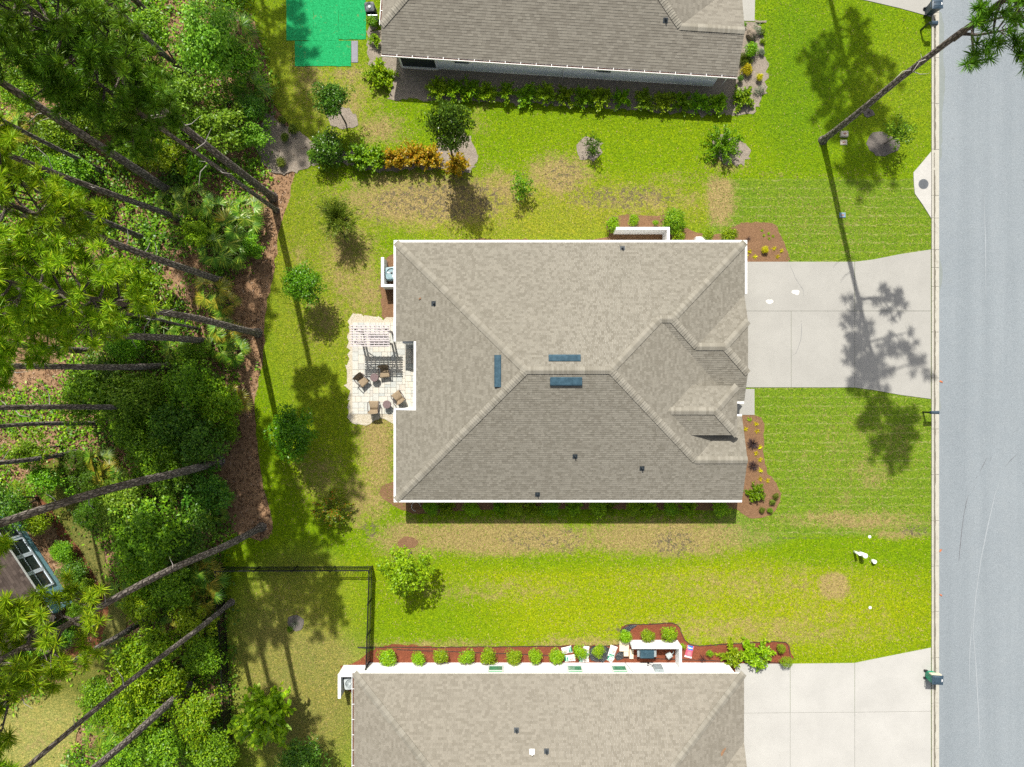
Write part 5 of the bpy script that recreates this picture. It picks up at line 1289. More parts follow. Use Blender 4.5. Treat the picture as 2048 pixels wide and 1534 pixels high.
for k, (x, y) in enumerate([(1499, 503), (1509, 513), (1492, 512), (1548, 497), (1562, 502), (1555, 513)]):
    tufted('yellow_lily', f'small yellow plant above the driveway, {ORD[k]} clockwise round the largest one', 'plant', x, y, 7, 'lily', 'gold', 'yellow plants above the driveway', .02)
for k, (x, y) in enumerate([(1524, 461), (1527, 471), (1537, 467), (1538, 477), (1546, 473)]):
    tufted('seedling', f'tiny green plant near the top of the brown bed, {ORD[k]} of five', 'plant', x, y, 5, 'lily', 'lime', 'seedlings in the brown bed', .02)
tufted('purple_grass', 'dead dark tuft near the roof corner in the brown bed', 'plant', 1496, 478, 9, 'twigs', 'purple', None, .02)
# east bed
for k, (x, y) in enumerate([(1499, 839), (1512, 848), (1490, 858), (1514, 862), (1520, 894), (1511, 907), (1520, 919), (1521, 941), (1521, 957), (1535, 961)]):
    tufted('yellow_lily', f'small yellow plant in the east bed, {ORD[k]} from the walkway', 'plant', x, y, 7.5, 'lily', 'gold' if k else 'lime', 'yellow plants in the east bed', .02)
tufted('purple_grass', 'dark purple fountain grass, upper of two in the east bed', 'plant', 1505, 888, 19, 'grass', 'purple', 'purple grasses', .03)
tufted('purple_grass', 'dark purple fountain grass, lower of two in the east bed', 'plant', 1506, 932, 17, 'grass', 'purple', 'purple grasses', .03)
plant('shrub', 'bright green shrub with pale tips at the foot of the east bed', 'shrub', 1516, 988, 22, 1.1, 'spread', 'myrtle', None, .55, 1., 3, .02)
for x, y, lb in ((1551, 992, 'grey green tuft right of the bright shrub in the east bed'), (1545, 1004, 'smallest grey green tuft in the east bed'), (1524, 1020, 'grey green tuft at the bottom left of the east bed'), (1540, 1021, 'green tuft at the bottom tip of the east bed')):
    plant('bed_plant', lb, 'plant', x, y, 7, .35, 'small', 'myrtle' if 'green tuft at the bottom tip' in lb else 'olive', 'low tufts in the east bed')
# shaded hedge below the middle house
for k, x in enumerate([862, 892, 944, 1002, 1030, 1062, 1100, 1150, 1196, 1215, 1265, 1300, 1340, 1380, 1440]):
    plant('hedge_shrub', f'shaded green hedge shrub under the south eave, {ORD[k]} from the left', 'shrub', x, 1015, 20, 1.0, 'spread' if k % 2 else 'small', 'lime' if k % 3 else 'yellowgreen', 'hedge row under the south eave', .5, .95, 2, .02)
# shrubs of the bottom house
for k, (x, y, r_) in enumerate([(776, 1315, 19), (837, 1317, 16), (882, 1312, 16), (934, 1314, 17), (976, 1312, 17), (1028, 1314, 18), (1070, 1312, 17), (1113, 1312, 17), (1160, 1304, 15), (1197, 1301, 14)]):
    plant('rounded_shrub', f'rounded yellow green shrub, {ORD[k]} from the fence along the white wall', 'shrub', x, y, r_ * 1.05, 1.0, 'small', 'lime', 'rounded shrubs along the white wall', .5, .9)
for k, (x, y, r_) in enumerate([(1251, 1272, 15), (1295, 1270, 15), (1338, 1268, 18)]):
    plant('rounded_shrub', ['rounded yellow green shrub at the left end above the white enclosure', 'rounded yellow green shrub in the middle above the white enclosure', 'rounded yellow green shrub at the right end above the white enclosure'][k], 'shrub', x, y, r_ * 1.05, 1.0, 'small', 'lime', 'rounded shrubs above the enclosure', .5, .9)
plant('shrub', 'wide feathery shrub at the roof corner of the bottom house', 'shrub', 1467, 1315, 27, 1.5, 'spread', 'lime', 'large shrubs by the bottom driveway', .7, .9, 3, .03)
plant('shrub', 'large feathery shrub overhanging the bottom driveway', 'shrub', 1518, 1318, 34, 1.7, 'spread', 'lime', 'large shrubs by the bottom driveway', .9, .9, 3, .03)
plant('shrub', 'little clipped ball shrub at the red bed tip', 'shrub', 1563, 1297, 9, .6, 'ball', 'lime', 'ball shrubs at the red bed tip')
plant('shrub', 'clipped ball shrub on the edge of the bottom driveway', 'shrub', 1573, 1324, 11, .7, 'ball', 'lime', 'ball shrubs at the red bed tip')
plant('bed_plant', 'thin yellow plant left of the pink and blue bag', 'plant', 1367, 1292, 7, .6, 'sparse', 'lime', 'small plants in the red bed')
plant('bed_plant', 'yellow plant right of the wire basket in the red bed', 'plant', 1420, 1306, 8, .6, 'small', 'yellowgreen', 'small plants in the red bed')
tufted('bare_shrub', 'bare grey twiggy shrub in a mulch ring in the fenced yard', 'shrub', 591, 1245, 14, 'twigs', 'grey', None, .02)
plant('bed_plant', 'small bright green sprout beside the bare twiggy shrub', 'plant', 579, 1258, 7, .4, 'small', 'grove')
tufted('dead_plant', 'dark spiky clump on the lawn under the street pine', 'plant', 1737, 226, 9, 'twigs', 'purple', None, .02)

# ------------------------------------------------------------------ fence
fence = thing('fence', 'black metal picket fence round the shaded yard', 'fence')
PK = MB().box(-.013, .013, -.013, .013, .06, 1.2).mesh('picket', M['black_metal'])
def fence_run(a, b, n):
    a = P(*a); b = P(*b); d = (b - a); L = d.length; ang = math.atan2(d.y, d.x)
    for i in range(n):
        obj('picket', PK, fence, a + d * ((i + .5) / n), (0, 0, ang))
    m_ = max(1, round(L / 2.4))
    for i in range(m_ + 1):
        q = a + d * (i / m_); MB().box(-.04, .04, -.04, .04, 0, 1.3, .015).build('post', M['black_metal'], fence, loc=q, rot=(0, 0, ang))
    for z in (.15, 1.02, 1.16):
        MB().box(0, L, -.02, .02, z, z + .035).build('rail', M['black_metal'], fence, loc=a, rot=(0, 0, ang))
fence_run((446, 1133), (745, 1132), 92); fence_run((745, 1134), (739, 1323), 58); fence_run((446, 1135), (470, 1560), 130)

# ------------------------------------------------------------------ patio, pergola and its furniture
PX0, PX1, PY0, PY1 = 705, 834, 645, 828
pa = P(PX0, PY1); pb = P(PX1, PY0)
patio = thing('patio', None, None); patio['kind'] = 'structure'
M['sand'] = concrete_mat('joint_sand', (.33, .29, .22), amt=.2)
MB().box(pa.x, pb.x, pa.y, pb.y, -.05, .03).build('bedding', M['sand'], patio)
t = NT('tumbled_pavers'); ob = t.n('ObjectInfo').outputs['Random']
c = t.ramp(ob, [(0, (.38, .41, .39)), (.2, (.47, .47, .43)), (.4, (.52, .48, .40)), (.6, (.44, .46, .43)), (.78, (.55, .51, .43)), (.9, (.33, .37, .37)), (1, (.50, .42, .34))])
c = t.mix(.35, c, t.ramp(t.noise(9., 4, .7), [(.3, (.36, .35, .31)), (.7, (.60, .58, .52))])); t.bsdf(c, .85, t.bump(t.noise(40., 3), .006), spec=.2); M['paver'] = t.m
nx, ny = 22, 31; cw = (pb.x - pa.x) / nx; ch = (pb.y - pa.y) / ny
occ = [[False] * ny for _ in range(nx)]; r = random.Random(3); shp = {}
for j in range(ny):
    for i in range(nx):
        if occ[i][j]: continue
        opts = [(2, 2), (2, 2), (2, 1), (3, 2), (2, 3), (1, 2), (2, 2)]; r.shuffle(opts)
        for a, b in opts + [(1, 1)]:
            if i + a <= nx and j + b <= ny and not any(occ[i + u][j + v] for u in range(a) for v in range(b)): break
        for u in range(a):
            for v in range(b): occ[i + u][j + v] = True
        if (a, b) not in shp:
            shp[(a, b)] = MB().box(-a * cw / 2 + .006, a * cw / 2 - .006, -b * ch / 2 + .006, b * ch / 2 - .006, 0, .03, .008).mesh('paver', M['paver'])
        obj('paver', shp[(a, b)], patio, (pa.x + (i + a / 2) * cw, pa.y + (j + b / 2) * ch, .028 + r.uniform(0, .005)))

perg = thing('pergola', 'small weathered wooden pergola with slatted roof over the patio', 'pergola', (-8.95, 3.0, .05))
zb = 2.28
for sx in (-1, 1):
    for sy in (-1, 1):
        x_ = sx * .97; y_ = sy * .40
        MB().box(x_ - .055, x_ + .055, y_ - .055, y_ + .055, 0, zb, .01).build('post', M['wood'], perg)
        MB().tube([(x_, y_, zb - .55), (x_ - sx * .5, y_, zb - .03)], .04, 4).build('brace', M['wood'], perg)
for sy in (-1, 1):
    for dx_ in (-.075, .075): MB().box(-1.22, 1.2, sy * .40 + dx_ - .02, sy * .40 + dx_ + .02, zb - .02, zb + .14).build('beam', M['wood'], perg)
for k in range(9):
    x_ = -1.12 + k * .283
    MB().box(x_ - .022, x_ + .022, -.66, .66, zb + .12, zb + .24).build('rafter', M['wood'], perg)
for k in range(9):
    y_ = -.63 + k * .1585
    MB().box(-1.26, 1.26, y_ - .034, y_ + .034, zb + .24, zb + .285).build('slat', M['wood'], perg)
sw = thing('swing_bench', 'slatted wooden bench under the pergola', 'bench', (-8.9, 3.0, .05))
for k in range(4): MB().box(-.62, .62, -.22 + k * .12, -.13 + k * .12, .42, .45).build('seat_slat', M['wood'], sw)
for k in range(3): MB().box(-.62, .62, .27 + k * .03, .29 + k * .03, .52 + k * .13, .62 + k * .13).build('back_slat', M['wood'], sw)
for sx in (-.56, .56):
    for sy in (-.18, .24): MB().box(sx - .03, sx + .03, sy - .03, sy + .03, 0, .42).build('leg', M['wood'], sw)

def chair(label, x, y, face):
    """curved wicker lounge chair; face = compass angle its front looks to"""
    p = P(x, y, .4); t_ = thing('wicker_chair', label, 'chair', (p.x, p.y, .06), face, 'wicker chairs on the patio')
    V = []; F = []; prof = [(.40, .40, .33), (.30, .41, .315), (.05, .38, .27), (-.16, .36, .25), (-.26, .43, .255), (-.33, .58, .29), (-.40, .76, .33), (-.44, .90, .37)]
    n = 9
    def strip(prof, th):
        V = []; F = []
        for s in (0, 1):
            for (yy, zz, hw) in prof:
                for k in range(n):
                    u = -1 + 2 * k / (n - 1); cv = .05 * u * u
                    V.append((u * hw, yy + cv * (1.2 if zz > .42 else 0), zz + cv * (.5 if zz < .42 else .1) - s * th))
        m_ = len(prof)
        for i in range(m_ - 1):
            for k in range(n - 1):
                a = i * n + k; F.append((a, a + n, a + n + 1, a + 1)); b = m_ * n + a; F.append((b, b + 1, b + n + 1, b + n))
        for i in range(m_ - 1):
            for k in (0, n - 1):
                a = i * n + k; b = m_ * n + a; F.append((a, b, b + n, a + n) if k == 0 else (a + n, b + n, b, a))
        for k in range(n - 1):
            F.append((k, k + 1, m_ * n + k + 1, m_ * n + k)); e = (m_ - 1) * n + k; F.append((e, m_ * n + e, m_ * n + e + 1, e + 1))
        return V, F
    V, F = strip(prof[:4], .06); obj('seat', mesh_py('seat', V, F, [M['wicker']], None, True), t_)
    V, F = strip(prof[3:], .05); obj('backrest', mesh_py('backrest', V, F, [M['wicker']], None, True), t_)
    for sx in (-1, 1):
        MB().tube([(sx * .30, .33, 0), (sx * .30, .33, .38)], .025, 6).build('leg', M['frame_dark'], t_); MB().tube([(sx * .26, -.34, 0), (sx * .27, -.24, .42)], .025, 6).build('leg', M['frame_dark'], t_)
        MB().tube([(sx * .31, .36, .38), (sx * .36, .28, .58), (sx * .36, -.1, .60), (sx * .32, -.32, .64)], [.028] * 4, 6, True).build('armrest', M['wicker_dark'], t_, True)
chair('brown wicker chair under the shadow of the pergola slats', 769, 743, math.pi + .12)
chair('brown wicker chair turned beside the upper round table', 724, 760, math.pi + .75)
chair('brown wicker chair at the bottom edge of the patio', 748, 814, .0)
chair('brown wicker chair nearest the notch in the house roof', 797, 795, .62)
def side_table(label, x, y):
    p = P(x, y, .5); t_ = thing('side_table', label, 'table', (p.x, p.y, .06), 0, 'round wicker tables')
    MB().lathe([(.26, .47), (.275, .49), (.275, .52), (.26, .535)], 24).build('table_top', M['table'], t_)
    MB().lathe([(.21, 0), (.14, .22), (.17, .47)], 18).build('base', M['wicker_dark'], t_)
side_table('round dark wicker table between the two upper chairs', 749, 755); side_table('round dark wicker table between the two lower chairs', 774, 809)

# ------------------------------------------------------------------ screen walls and condensers
def screen_wall(label, segs, h=1.5, th=.15, mat='white'):
    """segs: plan rectangles"""
    t_ = thing('screen_wall', label, 'wall')
    for x0, x1, y0, y1 in segs:
        MB().box(x0, x1, y0, y1, 0, h - .06).build('panel', M['stucco'], t_); MB().box(x0 - .015, x1 + .015, y0 - .015, y1 + .015, h - .06, h, .01).build('cap', M['white'], t_)
# north of the middle house
a = P(1233, 454.5, 1.45); b = P(1339, 460, 1.45)
screen_wall('white U shaped screen wall against the north side of the middle house', [(a.x, b.x, a.y - .14, a.y), (b.x - .14, b.x, 8.55, a.y - .16)], 1.45)
a = P(762.5, 515, 1.3); b = P(767, 569, 1.3)
screen_wall('white L shaped wall round the condenser beside the patio', [(a.x, a.x + .16, b.y + .02, a.y), (a.x, -6.95, b.y - .14, b.y)], 1.3)
a = P(676, 1349, 1.5); b = P(681, 1397, 1.5); 
screen_wall('white L shaped wall round the condenser of the bottom house', [(a.x, a.x + .16, b.y, a.y - .17), (a.x, P(734, 1330).x, a.y - .15, a.y)], 1.5)
a = P(1264, 1297, 1.1); b = P(1363, 1291, 1.1)
screen_wall('white U shaped enclosure on the red mulch beside the bottom house', [(a.x, b.x, a.y, a.y + .15), (b.x - .14, b.x, -18.58, a.y - .02)], 1.15)
def condenser(label, x, y, wd, h, mat, blades=True):
    p = P(x, y, h); t_ = thing('air_conditioner', label, 'air conditioner', (p.x, p.y, .05), .1, 'condenser units'); q = wd / 2
    m = MB(); m.box(-q, q, -q, q, 0, .05); m.box(-q + .03, q - .03, -q + .03, q - .03, .05, h - .06)
    for k in range(9): m.box(-q + .01, q - .01, -q + .01, q - .01, .08 + k * (h - .2) / 9, .10 + k * (h - .2) / 9)
    m.build('cabinet', M[mat], t_)
    nn = 32; V = []; F = []      # square top with a round fan opening
    for k in range(nn):
        a = 2 * math.pi * k / nn; c_, s_ = math.cos(a), math.sin(a); sq = min(q / max(abs(c_), abs(s_)), q * 1.28)
        V += [(c_ * sq, s_ * sq, h - .06), (c_ * sq, s_ * sq, h), (c_ * q * .80, s_ * q * .80, h + .02), (c_ * q * .80, s_ * q * .80, h - .1)]
    for k in range(nn):
        a = 4 * k; b = 4 * ((k + 1) % nn)
        for e in range(3): F.append((a + e, b + e, b + e + 1, a + e + 1))
    obj('top_panel', mesh_py('top_panel', V, F, [M[mat]]), t_)
    MB().lathe([(q * .79, h - .12), (q * .79, h - .115)], 24).build('fan_well', M['black_metal'], t_)
    if blades:
        for k in range(3):
            a = k * 2.094 + .4; V = []
            for rr_, hw, z in ((.06, .05, 0), (q * .45, .11, .0), (q * .74, .13, .0)):
                for s in (-1, 1): V.append((math.cos(a) * rr_ - math.sin(a) * hw * s, math.sin(a) * rr_ + math.cos(a) * hw * s, h - .07 + s * .025))
            obj('fan_blade', mesh_py('fan_blade', V, [(0, 2, 3, 1), (2, 4, 5, 3)], [M['blade']]), t_)
        MB().lathe([(.07, h - .1), (.07, h - .04), (.02, h - .03)], 12).build('fan_hub', M['black_metal'], t_)
    else:
        for k in range(7): 
            rr_ = q * .78 * (k + 1) / 7; m = MB()
            m.tube([(math.cos(u * .3307) * rr_, math.sin(u * .3307) * rr_, h + .01) for u in range(20)], .008, 4, False); m.build('grille_ring', M['galv'], t_)
        MB().lathe([(.09, h), (.09, h + .025), (.03, h + .03)], 12).build('fan_hub', M['ac_grey'], t_)
condenser('blue grey condenser with exposed fan blades behind the roof edge', 783, 546, .78, .95, 'ac')
condenser('pale grey condenser inside the white wall of the bottom house', 700, 1367, .74, .95, 'ac_grey', False)
condenser('dark condenser half hidden at the left of the top house', 739, 14, .62, .9, 'boot', False)
m = MB().box(-.5, .5, -.02, .02, 0, .9); 
m = MB(); x_ = P(735, 0, .9).x; y_ = P(735, 29, .9).y
tag(MB().box(x_, x_ + .62, y_, y_ + .05, 0, .8).build('equipment_screen', M['galv']), 'low grey board at the left wall of the top house', 'screen')
u_ = P(1402, 479, .6); tag(MB().box(-.32, .32, -.2, .2, 0, .55, .04).box(-.28, .28, -.16, .16, .55, .58).build('utility_cabinet', M['white'], loc=(u_.x, u_.y, .02)), 'small pale utility cabinet at the north wall near the brown bed', 'utility box')

# ------------------------------------------------------------------ things by the bottom house
def bag(label, x, y, ln, wd, rz, mat):
    n, m_ = 13, 9; V = []; F = []
    for s in (1, 0):
        for i in range(n):
            for j in range(m_):
                u = -1 + 2 * i / (n - 1); v = -1 + 2 * j / (m_ - 1)
                b = (1 - abs(u) ** 3) * (1 - abs(v) ** 2.5); pin = 1 - .07 * (1 - abs(u) ** 4) * abs(v)
                V.append((u * ln / 2, v * wd / 2 * pin, .02 + (.13 * b + .012 * math.sin(u * 9 + v * 7) * b) * s + .004 * s))
    for i in range(n - 1):
        for j in range(m_ - 1):
            a = i * m_ + j; F.append((a, a + m_, a + m_ + 1, a + 1)); b = n * m_ + a; F.append((b, b + 1, b + m_ + 1, b + m_))
    p = P(x, y, .1); o = obj('mulch_bag', mesh_py('mulch_bag', V, F, [mat], None, True), None, (p.x, p.y, .02), (0, 0, rz))
    return tag(o, label, 'bag', 'bags lying in the red bed')
def bag_mat(name, base, band, spot, cap=None):
    t = NT(name); g_ = t.n('SeparateXYZ', {0: t.n('TexCoord').outputs['Generated']}).outputs
    c = base
    inb = t.math('MULTIPLY', t.math('LESS_THAN', g_[0], .33), t.math('MULTIPLY', t.math('GREATER_THAN', g_[1], .14), t.math('LESS_THAN', g_[1], .86)))
    c = t.mix(inb, c, band)
    word = t.math('MULTIPLY', t.math('LESS_THAN', t.math('ABSOLUTE', t.math('SUBTRACT', g_[0], .17)), .05), t.math('GREATER_THAN', t.noise(26., 1, co=t.n('TexCoord').outputs['Generated']), .5))
    c = t.mix(t.math('MULTIPLY', word, inb), c, (.8, .82, .8))
    d_ = t.math('SQRT', t.math('ADD', t.math('POWER', t.math('MULTIPLY', t.math('SUBTRACT', g_[0], .62), 1.5), 2.), t.math('POWER', t.math('SUBTRACT', g_[1], .5), 2.)))
    c = t.mix(t.math('MULTIPLY', t.math('LESS_THAN', d_, .27), t.mapr(t.noise(14., 3, co=t.n('TexCoord').outputs['Generated']), .35, .6)), c, spot)
    if cap: c = t.mix(t.math('GREATER_THAN', g_[0], .85), c, cap)
    t.bsdf(c, .35, spec=.5); return t.m
BG = bag_mat('white_green_bag', (.72, .72, .70), (.01, .24, .13), (.30, .19, .15))
BP = bag_mat('pink_blue_bag', (.62, .10, .16), (.03, .11, .42), (.66, .2, .22), (.7, .7, .75))
bag('white and green printed bag touching the eighth rounded shrub', 1134, 1301, .68, .48, -2.9, BG); bag('white and green printed bag lowest beside the white wall window', 1140, 1317, .7, .46, 3.1 - 3.0, BG)
bag('white bag half under the ninth rounded shrub', 1172, 1303, .66, .44, 1.5, BG); bag('white and green bag below the ninth rounded shrub', 1168, 1319, .66, .42, .05, BG)
bag('white and green bag lying in front of the pale blocks', 1225, 1304, .8, .5, 1.25, BG); bag('crumpled white and green bag end against the white wall', 1221, 1319, .42, .38, -.6, BG)
bag('pink and blue printed bag right of the white enclosure', 1379, 1304, .82, .5, -1.8, BP)
M['film'] = simple('black_weed_film', (.022, .026, .03), .3, .3, 5., spec=.6, bump=.04)
def crumple(label, pts, seed, z=.02, name='weed_barrier'):
    poly = densify(px_poly(pts), .18, .03, True, seed); xs = [p[0] for p in poly]; ys = [p[1] for p in poly]; r = random.Random(seed); q = [Vector(p) for p in poly]
    x0 = min(xs)
    while x0 < max(xs):
        y0 = min(ys)
        while y0 < max(ys):
            if inpoly(x0, y0, poly): q.append(Vector((x0 + r.uniform(-.03, .03), y0 + r.uniform(-.03, .03))))
            y0 += .12
        x0 += .12
    v, _, f, *_ = delaunay_2d_cdt(q, [(i, (i + 1) % len(poly)) for i in range(len(poly))], [], 1, 1e-4, False)
    V = [(p.x, p.y, z + .012 + max(0, .07 * mn.noise(Vector((p.x * 4, p.y * 4, seed)))) + r.uniform(0, .02)) for p in v]
    f = [t_ for t_ in f if inpoly(sum(v[i].x for i in t_) / 3, sum(v[i].y for i in t_) / 3, poly)]
    tag(obj(name, mesh_py(name, V, f, [M['film']])), label, 'plastic sheet')
crumple('crumpled black plastic sheet round the tenth rounded shrub', [(1180, 1296), (1200, 1290), (1218, 1296), (1215, 1310), (1210, 1322), (1182, 1320), (1178, 1308)], 4)
crumple('black plastic showing at the left corner of the raised red bed', [(1241, 1262), (1252, 1251), (1275, 1250), (1262, 1258), (1258, 1268), (1246, 1284), (1241, 1280)], 5)
crumple('black plastic scrap beside the pale blocks', [(1232, 1306), (1246, 1304), (1247, 1318), (1234, 1320)], 6)
for lb, (x0, x1, y0, y1, h) in (('largest pale board in the stack left of the white enclosure', (1239, 1258, 1284, 1303, .22)), ('square pale block below the largest board', (1248, 1257.5, 1304, 1313, .3)), ('narrow pale block against the white enclosure', (1259, 1267, 1300, 1318, .16))):
    a = P(x0, y1, h); b = P(x1, y0, h); tag(MB().box(a.x, b.x, a.y, b.y, .02, h, .012).build('pale_block', M['clay']), lb, 'block', 'pale blocks by the enclosure')
p = P(1294, 1308, .9); gr = thing('grill', 'dark gas grill inside the white enclosure', 'grill', (p.x, p.y, .03)); m = MB()
m.box(-.42, .42, -.26, .26, .1, .8, .02); m.build('cart', M['frame_dark'], gr)
m = MB(); m.add([(-.46, -.3, .8), (.46, -.3, .8), (.46, .3, .8), (-.46, .3, .8), (-.44, -.24, .96), (.44, -.24, .96), (.44, .16, 1.0), (-.44, .16, 1.0)], [(4, 5, 6, 7), (0, 1, 5, 4), (1, 2, 6, 5), (2, 3, 7, 6), (3, 0, 4, 7)]); m.build('lid', M['vent'], gr)
MB().tube([(-.3, .32, .84), (.3, .32, .84)], .018, 6).build('handle', M['galv'], gr)
for sx in (-1, 1): MB().box(sx * .47 - .01, sx * .47 + .16 * sx if sx > 0 else -.47 + .01, -.22, .22, .76, .79).build('side_shelf', M['galv'], gr) if sx > 0 else MB().box(-.62, -.47, -.22, .22, .76, .79).build('side_shelf', M['galv'], gr)
p = P(1340, 1312, .6); hr = thing('hose_reel', 'grey hose reel standing in the corner of the white enclosure', 'hose reel', (p.x, p.y, .02), .6); m = MB()
m.tube([(-.3, -.2, 0), (-.2, 0, .5), (.2, 0, .5), (.3, -.25, 0)], .03, 6); m.build('frame', M['galv'], hr)
m = MB(); [m.tube([(-.18 + k * .06, math.cos(u * .349) * .17, .45 + math.sin(u * .349) * .17) for u in range(19)], .03, 5, False) for k in range(6)]; m.build('coiled_hose', M['ac_grey'], hr)
MB().tube([(.2, 0, .5), (.34, .05, .55), (.34, .12, .45)], .02, 5).build('crank', M['galv'], hr)
tufted('wire_basket', 'dark grey tangle of wire standing at the white wall', 'wire basket', 1405, 1317, 13, 'twigs', 'purple', None, .03)
hs = MB(); c_ = P(832, 1013, .05); hs.tube([(c_.x + math.cos(u * .33) * .3, c_.y + math.sin(u * .33) * .3, .06) for u in range(15)], .014, 5, False)
tag(hs.build('garden_hose', M['pvc']), 'white hose loop lying in the shade at the south wall', 'hose')

# ------------------------------------------------------------------ street side things
def bin_(label, x, y, rz, body, lid, logo=True):
    """wheeled bin; lid seen at pixel x, y"""
    p = P(x, y, 1.08); t_ = thing('wheeled_bin', label, 'bin', (p.x, p.y, .0), rz, 'wheeled bins')
    V = []; F = []; nn = 4
    for z, hx, hy in ((.08, .24, .22), (.3, .26, .24), (.95, .33, .27), (1.0, .345, .285)):
        for sx, sy in ((-1, -1), (1, -1), (1, 1), (-1, 1)): V.append((sx * hx, sy * hy, z))
    F = [(3, 2, 1, 0)] + [(4 * i + k, 4 * i + (k + 1) % 4, 4 * i + 4 + (k + 1) % 4, 4 * i + 4 + k) for i in range(3) for k in range(4)]
    obj('body', mesh_py('body', V, F, [body]), t_)
    ld = MB(); V = []; n = 7
    for i in range(n):
        for j in range(n):
            u = -1 + 2 * i / (n - 1); v = -1 + 2 * j / (n - 1); V.append((u * .36, v * .30, 1.03 + .06 * (1 - u * u) * (1 - v ** 4)))
    F = [(i * n + j, i * n + n + j, i * n + n + j + 1, i * n + j + 1) for i in range(n - 1) for j in range(n - 1)]
    b = len(V); V += [(-.36, -.30, .99), (.36, -.30, .99), (.36, .30, .99), (-.36, .30, .99)]
    ring = [i * n for i in range(n)] + [(n - 1) * n + j for j in range(1, n)] + [i * n + n - 1 for i in range(n - 2, -1, -1)] + [j for j in range(n - 2, 0, -1)]
    F += [(b + 0, b + 3, b + 2, b + 1)] + [tuple([b + 0, b + 1] + ring[n - 1::-1]), tuple([b + 1, b + 2] + ring[2 * n - 2:n - 2:-1]), tuple([b + 2, b + 3] + ring[3 * n - 3:2 * n - 3:-1]), tuple([b + 3, b + 0] + [0] + ring[:3 * n - 4:-1])]
    lo = obj('lid', mesh_py('lid', V, F, [lid]), t_)
    for k in (-.12, .12): MB().box(-.25, .2, k - .015, k + .015, 1.085, 1.1).build('lid_rib', lid, lo)
    if logo:
        e = MB(); e.lathe([(1, 0), (1, .004)], 20); o = e.build('badge', M['white'], lo, loc=(.26, 0, 1.062), scale=(.045, .085, 1))
        for sy in (-.03, .03): MB().box(-.025, .025, sy - .008, sy + .008, 0, .003).build('badge_mark', M['dark_blue'], lo, loc=(.26, 0, 1.0665))
        MB().box(-.008, .008, -.03, .03, 0, .003).build('badge_mark', M['dark_blue'], lo, loc=(.26, 0, 1.0668))
    for sy in (-1, 1): MB().lathe([(.12, -.03), (.12, .03)], 16).build('wheel', M['black_metal'], t_, loc=(-.24, sy * .24, .12), rot=(math.pi / 2, 0, 0))
    MB().tube([(-.34, -.2, .96), (-.42, -.2, .98), (-.42, .2, .98), (-.34, .2, .96)], .02, 6).build('handle', lid, t_)
    return t_
M['green_plastic'] = simple('green_plastic', (.01, .27, .15), .45, .2, 4.)
bin_('green wheeled bin with dark lid at the kerb by the bottom driveway', 1876.5, 1361, -.06, M['green_plastic'], M['dark_blue'])
bin_('dark blue wheeled bin at the kerb by the top driveway', 1876, 7, .05, M['dark_blue'], M['dark_blue'])
c_ = P(1873, 1349.5, .9); tag(MB().box(-.34, .34, -.03, .03, -.25, .02).build('cardboard_sheet', M['clay'], loc=(c_.x, c_.y, .9), rot=(.0, .05, -.06)), 'tan cardboard sheet wedged beside the green bin', 'cardboard')
def mailbox(label, x, y, h, base, wd=.2, ln=.52):
    b = P(*base); t_ = thing('mailbox', label, 'mailbox', b, 0, 'kerbside mailboxes'); q = P(x, y, h) - b
    MB().box(-.05, .05, -.05, .05, 0, h - .1).build('post', M['black_metal'], t_)
    MB().tube([(0, 0, h - .35), (q.x * .9, q.y * .9, h - .08)], .03, 5).build('bracket', M['black_metal'], t_)
    m = MB(); pr = [(-wd / 2, -.1), (wd / 2, -.1), (wd / 2, .03), (wd * .36, .09), (0, .12), (-wd * .36, .09), (-wd / 2, .03)]
    V = [(sx * ln / 2, a, z) for sx in (-1, 1) for a, z in pr]; F = [tuple(range(6, -1, -1)), tuple(range(7, 14))] + [(k, (k + 1) % 7, 7 + (k + 1) % 7, 7 + k) for k in range(7)]
    m.add(V, F); bx = m.build('box', M['dark_blue'], t_, loc=(q.x, q.y, h))
    MB().box(ln / 2, ln / 2 + .012, -wd / 2 - .008, wd / 2 + .008, -.105, .07).build('door', M['vent'], bx)
mailbox('dark mailbox on a post at the kerb below the driveway', 1869, 825, 1.1, (1846, 824)); mailbox('dark mailbox on a bent post by the top driveway', 1868.5, 46, 1.1, (1841, 61), .26, .4)
def util(label, x, y, wx, wy, h, mat, lidm):
    p = P(x, y, h); t_ = thing('utility_box', label, 'utility box', (p.x, p.y, 0), rnd.uniform(-.05, .05), 'utility boxes in the lawn')
    MB().box(-wx / 2, wx / 2, -wy / 2, wy / 2, -.02, h, .03).build('housing', mat, t_); MB().box(-wx * .2, wx * .2, -wy * .15, wy * .15, h, h + .006).build('lid_mark', lidm, t_)
M['beige'] = simple('beige_plastic', (.46, .41, .34), .6, .08); M['boxblue'] = simple('blue_grey_lid', (.16, .24, .31), .5, .1); M['rust'] = simple('rusty_mark', (.28, .15, .1), .8, .2)
util('beige utility box nearer the mailbox side, upper of two', 1690, 267, .48, .36, .22, M['beige'], M['rust']); util('beige utility box with low lid, lower of two', 1688, 284.5, .46, .34, .05, M['beige'], M['rust']); util('blue grey utility box beside the pine shadow on the sod', 1685.5, 430, .42, .34, .06, M['boxblue'], M['rust'])
def pipe(label, base, top_h, r_, lid=True):
    b = P(*base); t_ = thing('standpipe', label, 'pipe', b, 0, 'white standpipes'); MB().lathe([(r_, -.1), (r_, top_h)], 18).build('barrel', M['pvc'], t_, True)
    MB().lathe([(r_ * 1.12, top_h - .1), (r_ * 1.12, top_h), (r_ * .8, top_h + .02)], 18).build('cap', M['pvc'], t_)
pipe('slim tall white standpipe, left of three', (1708, 1103), .78, .085); pipe('thick tall white standpipe, middle of three', (1719, 1106), .78, .14); pipe('short white standpipe, right of three', (1745, 1121.5), .30, .12)
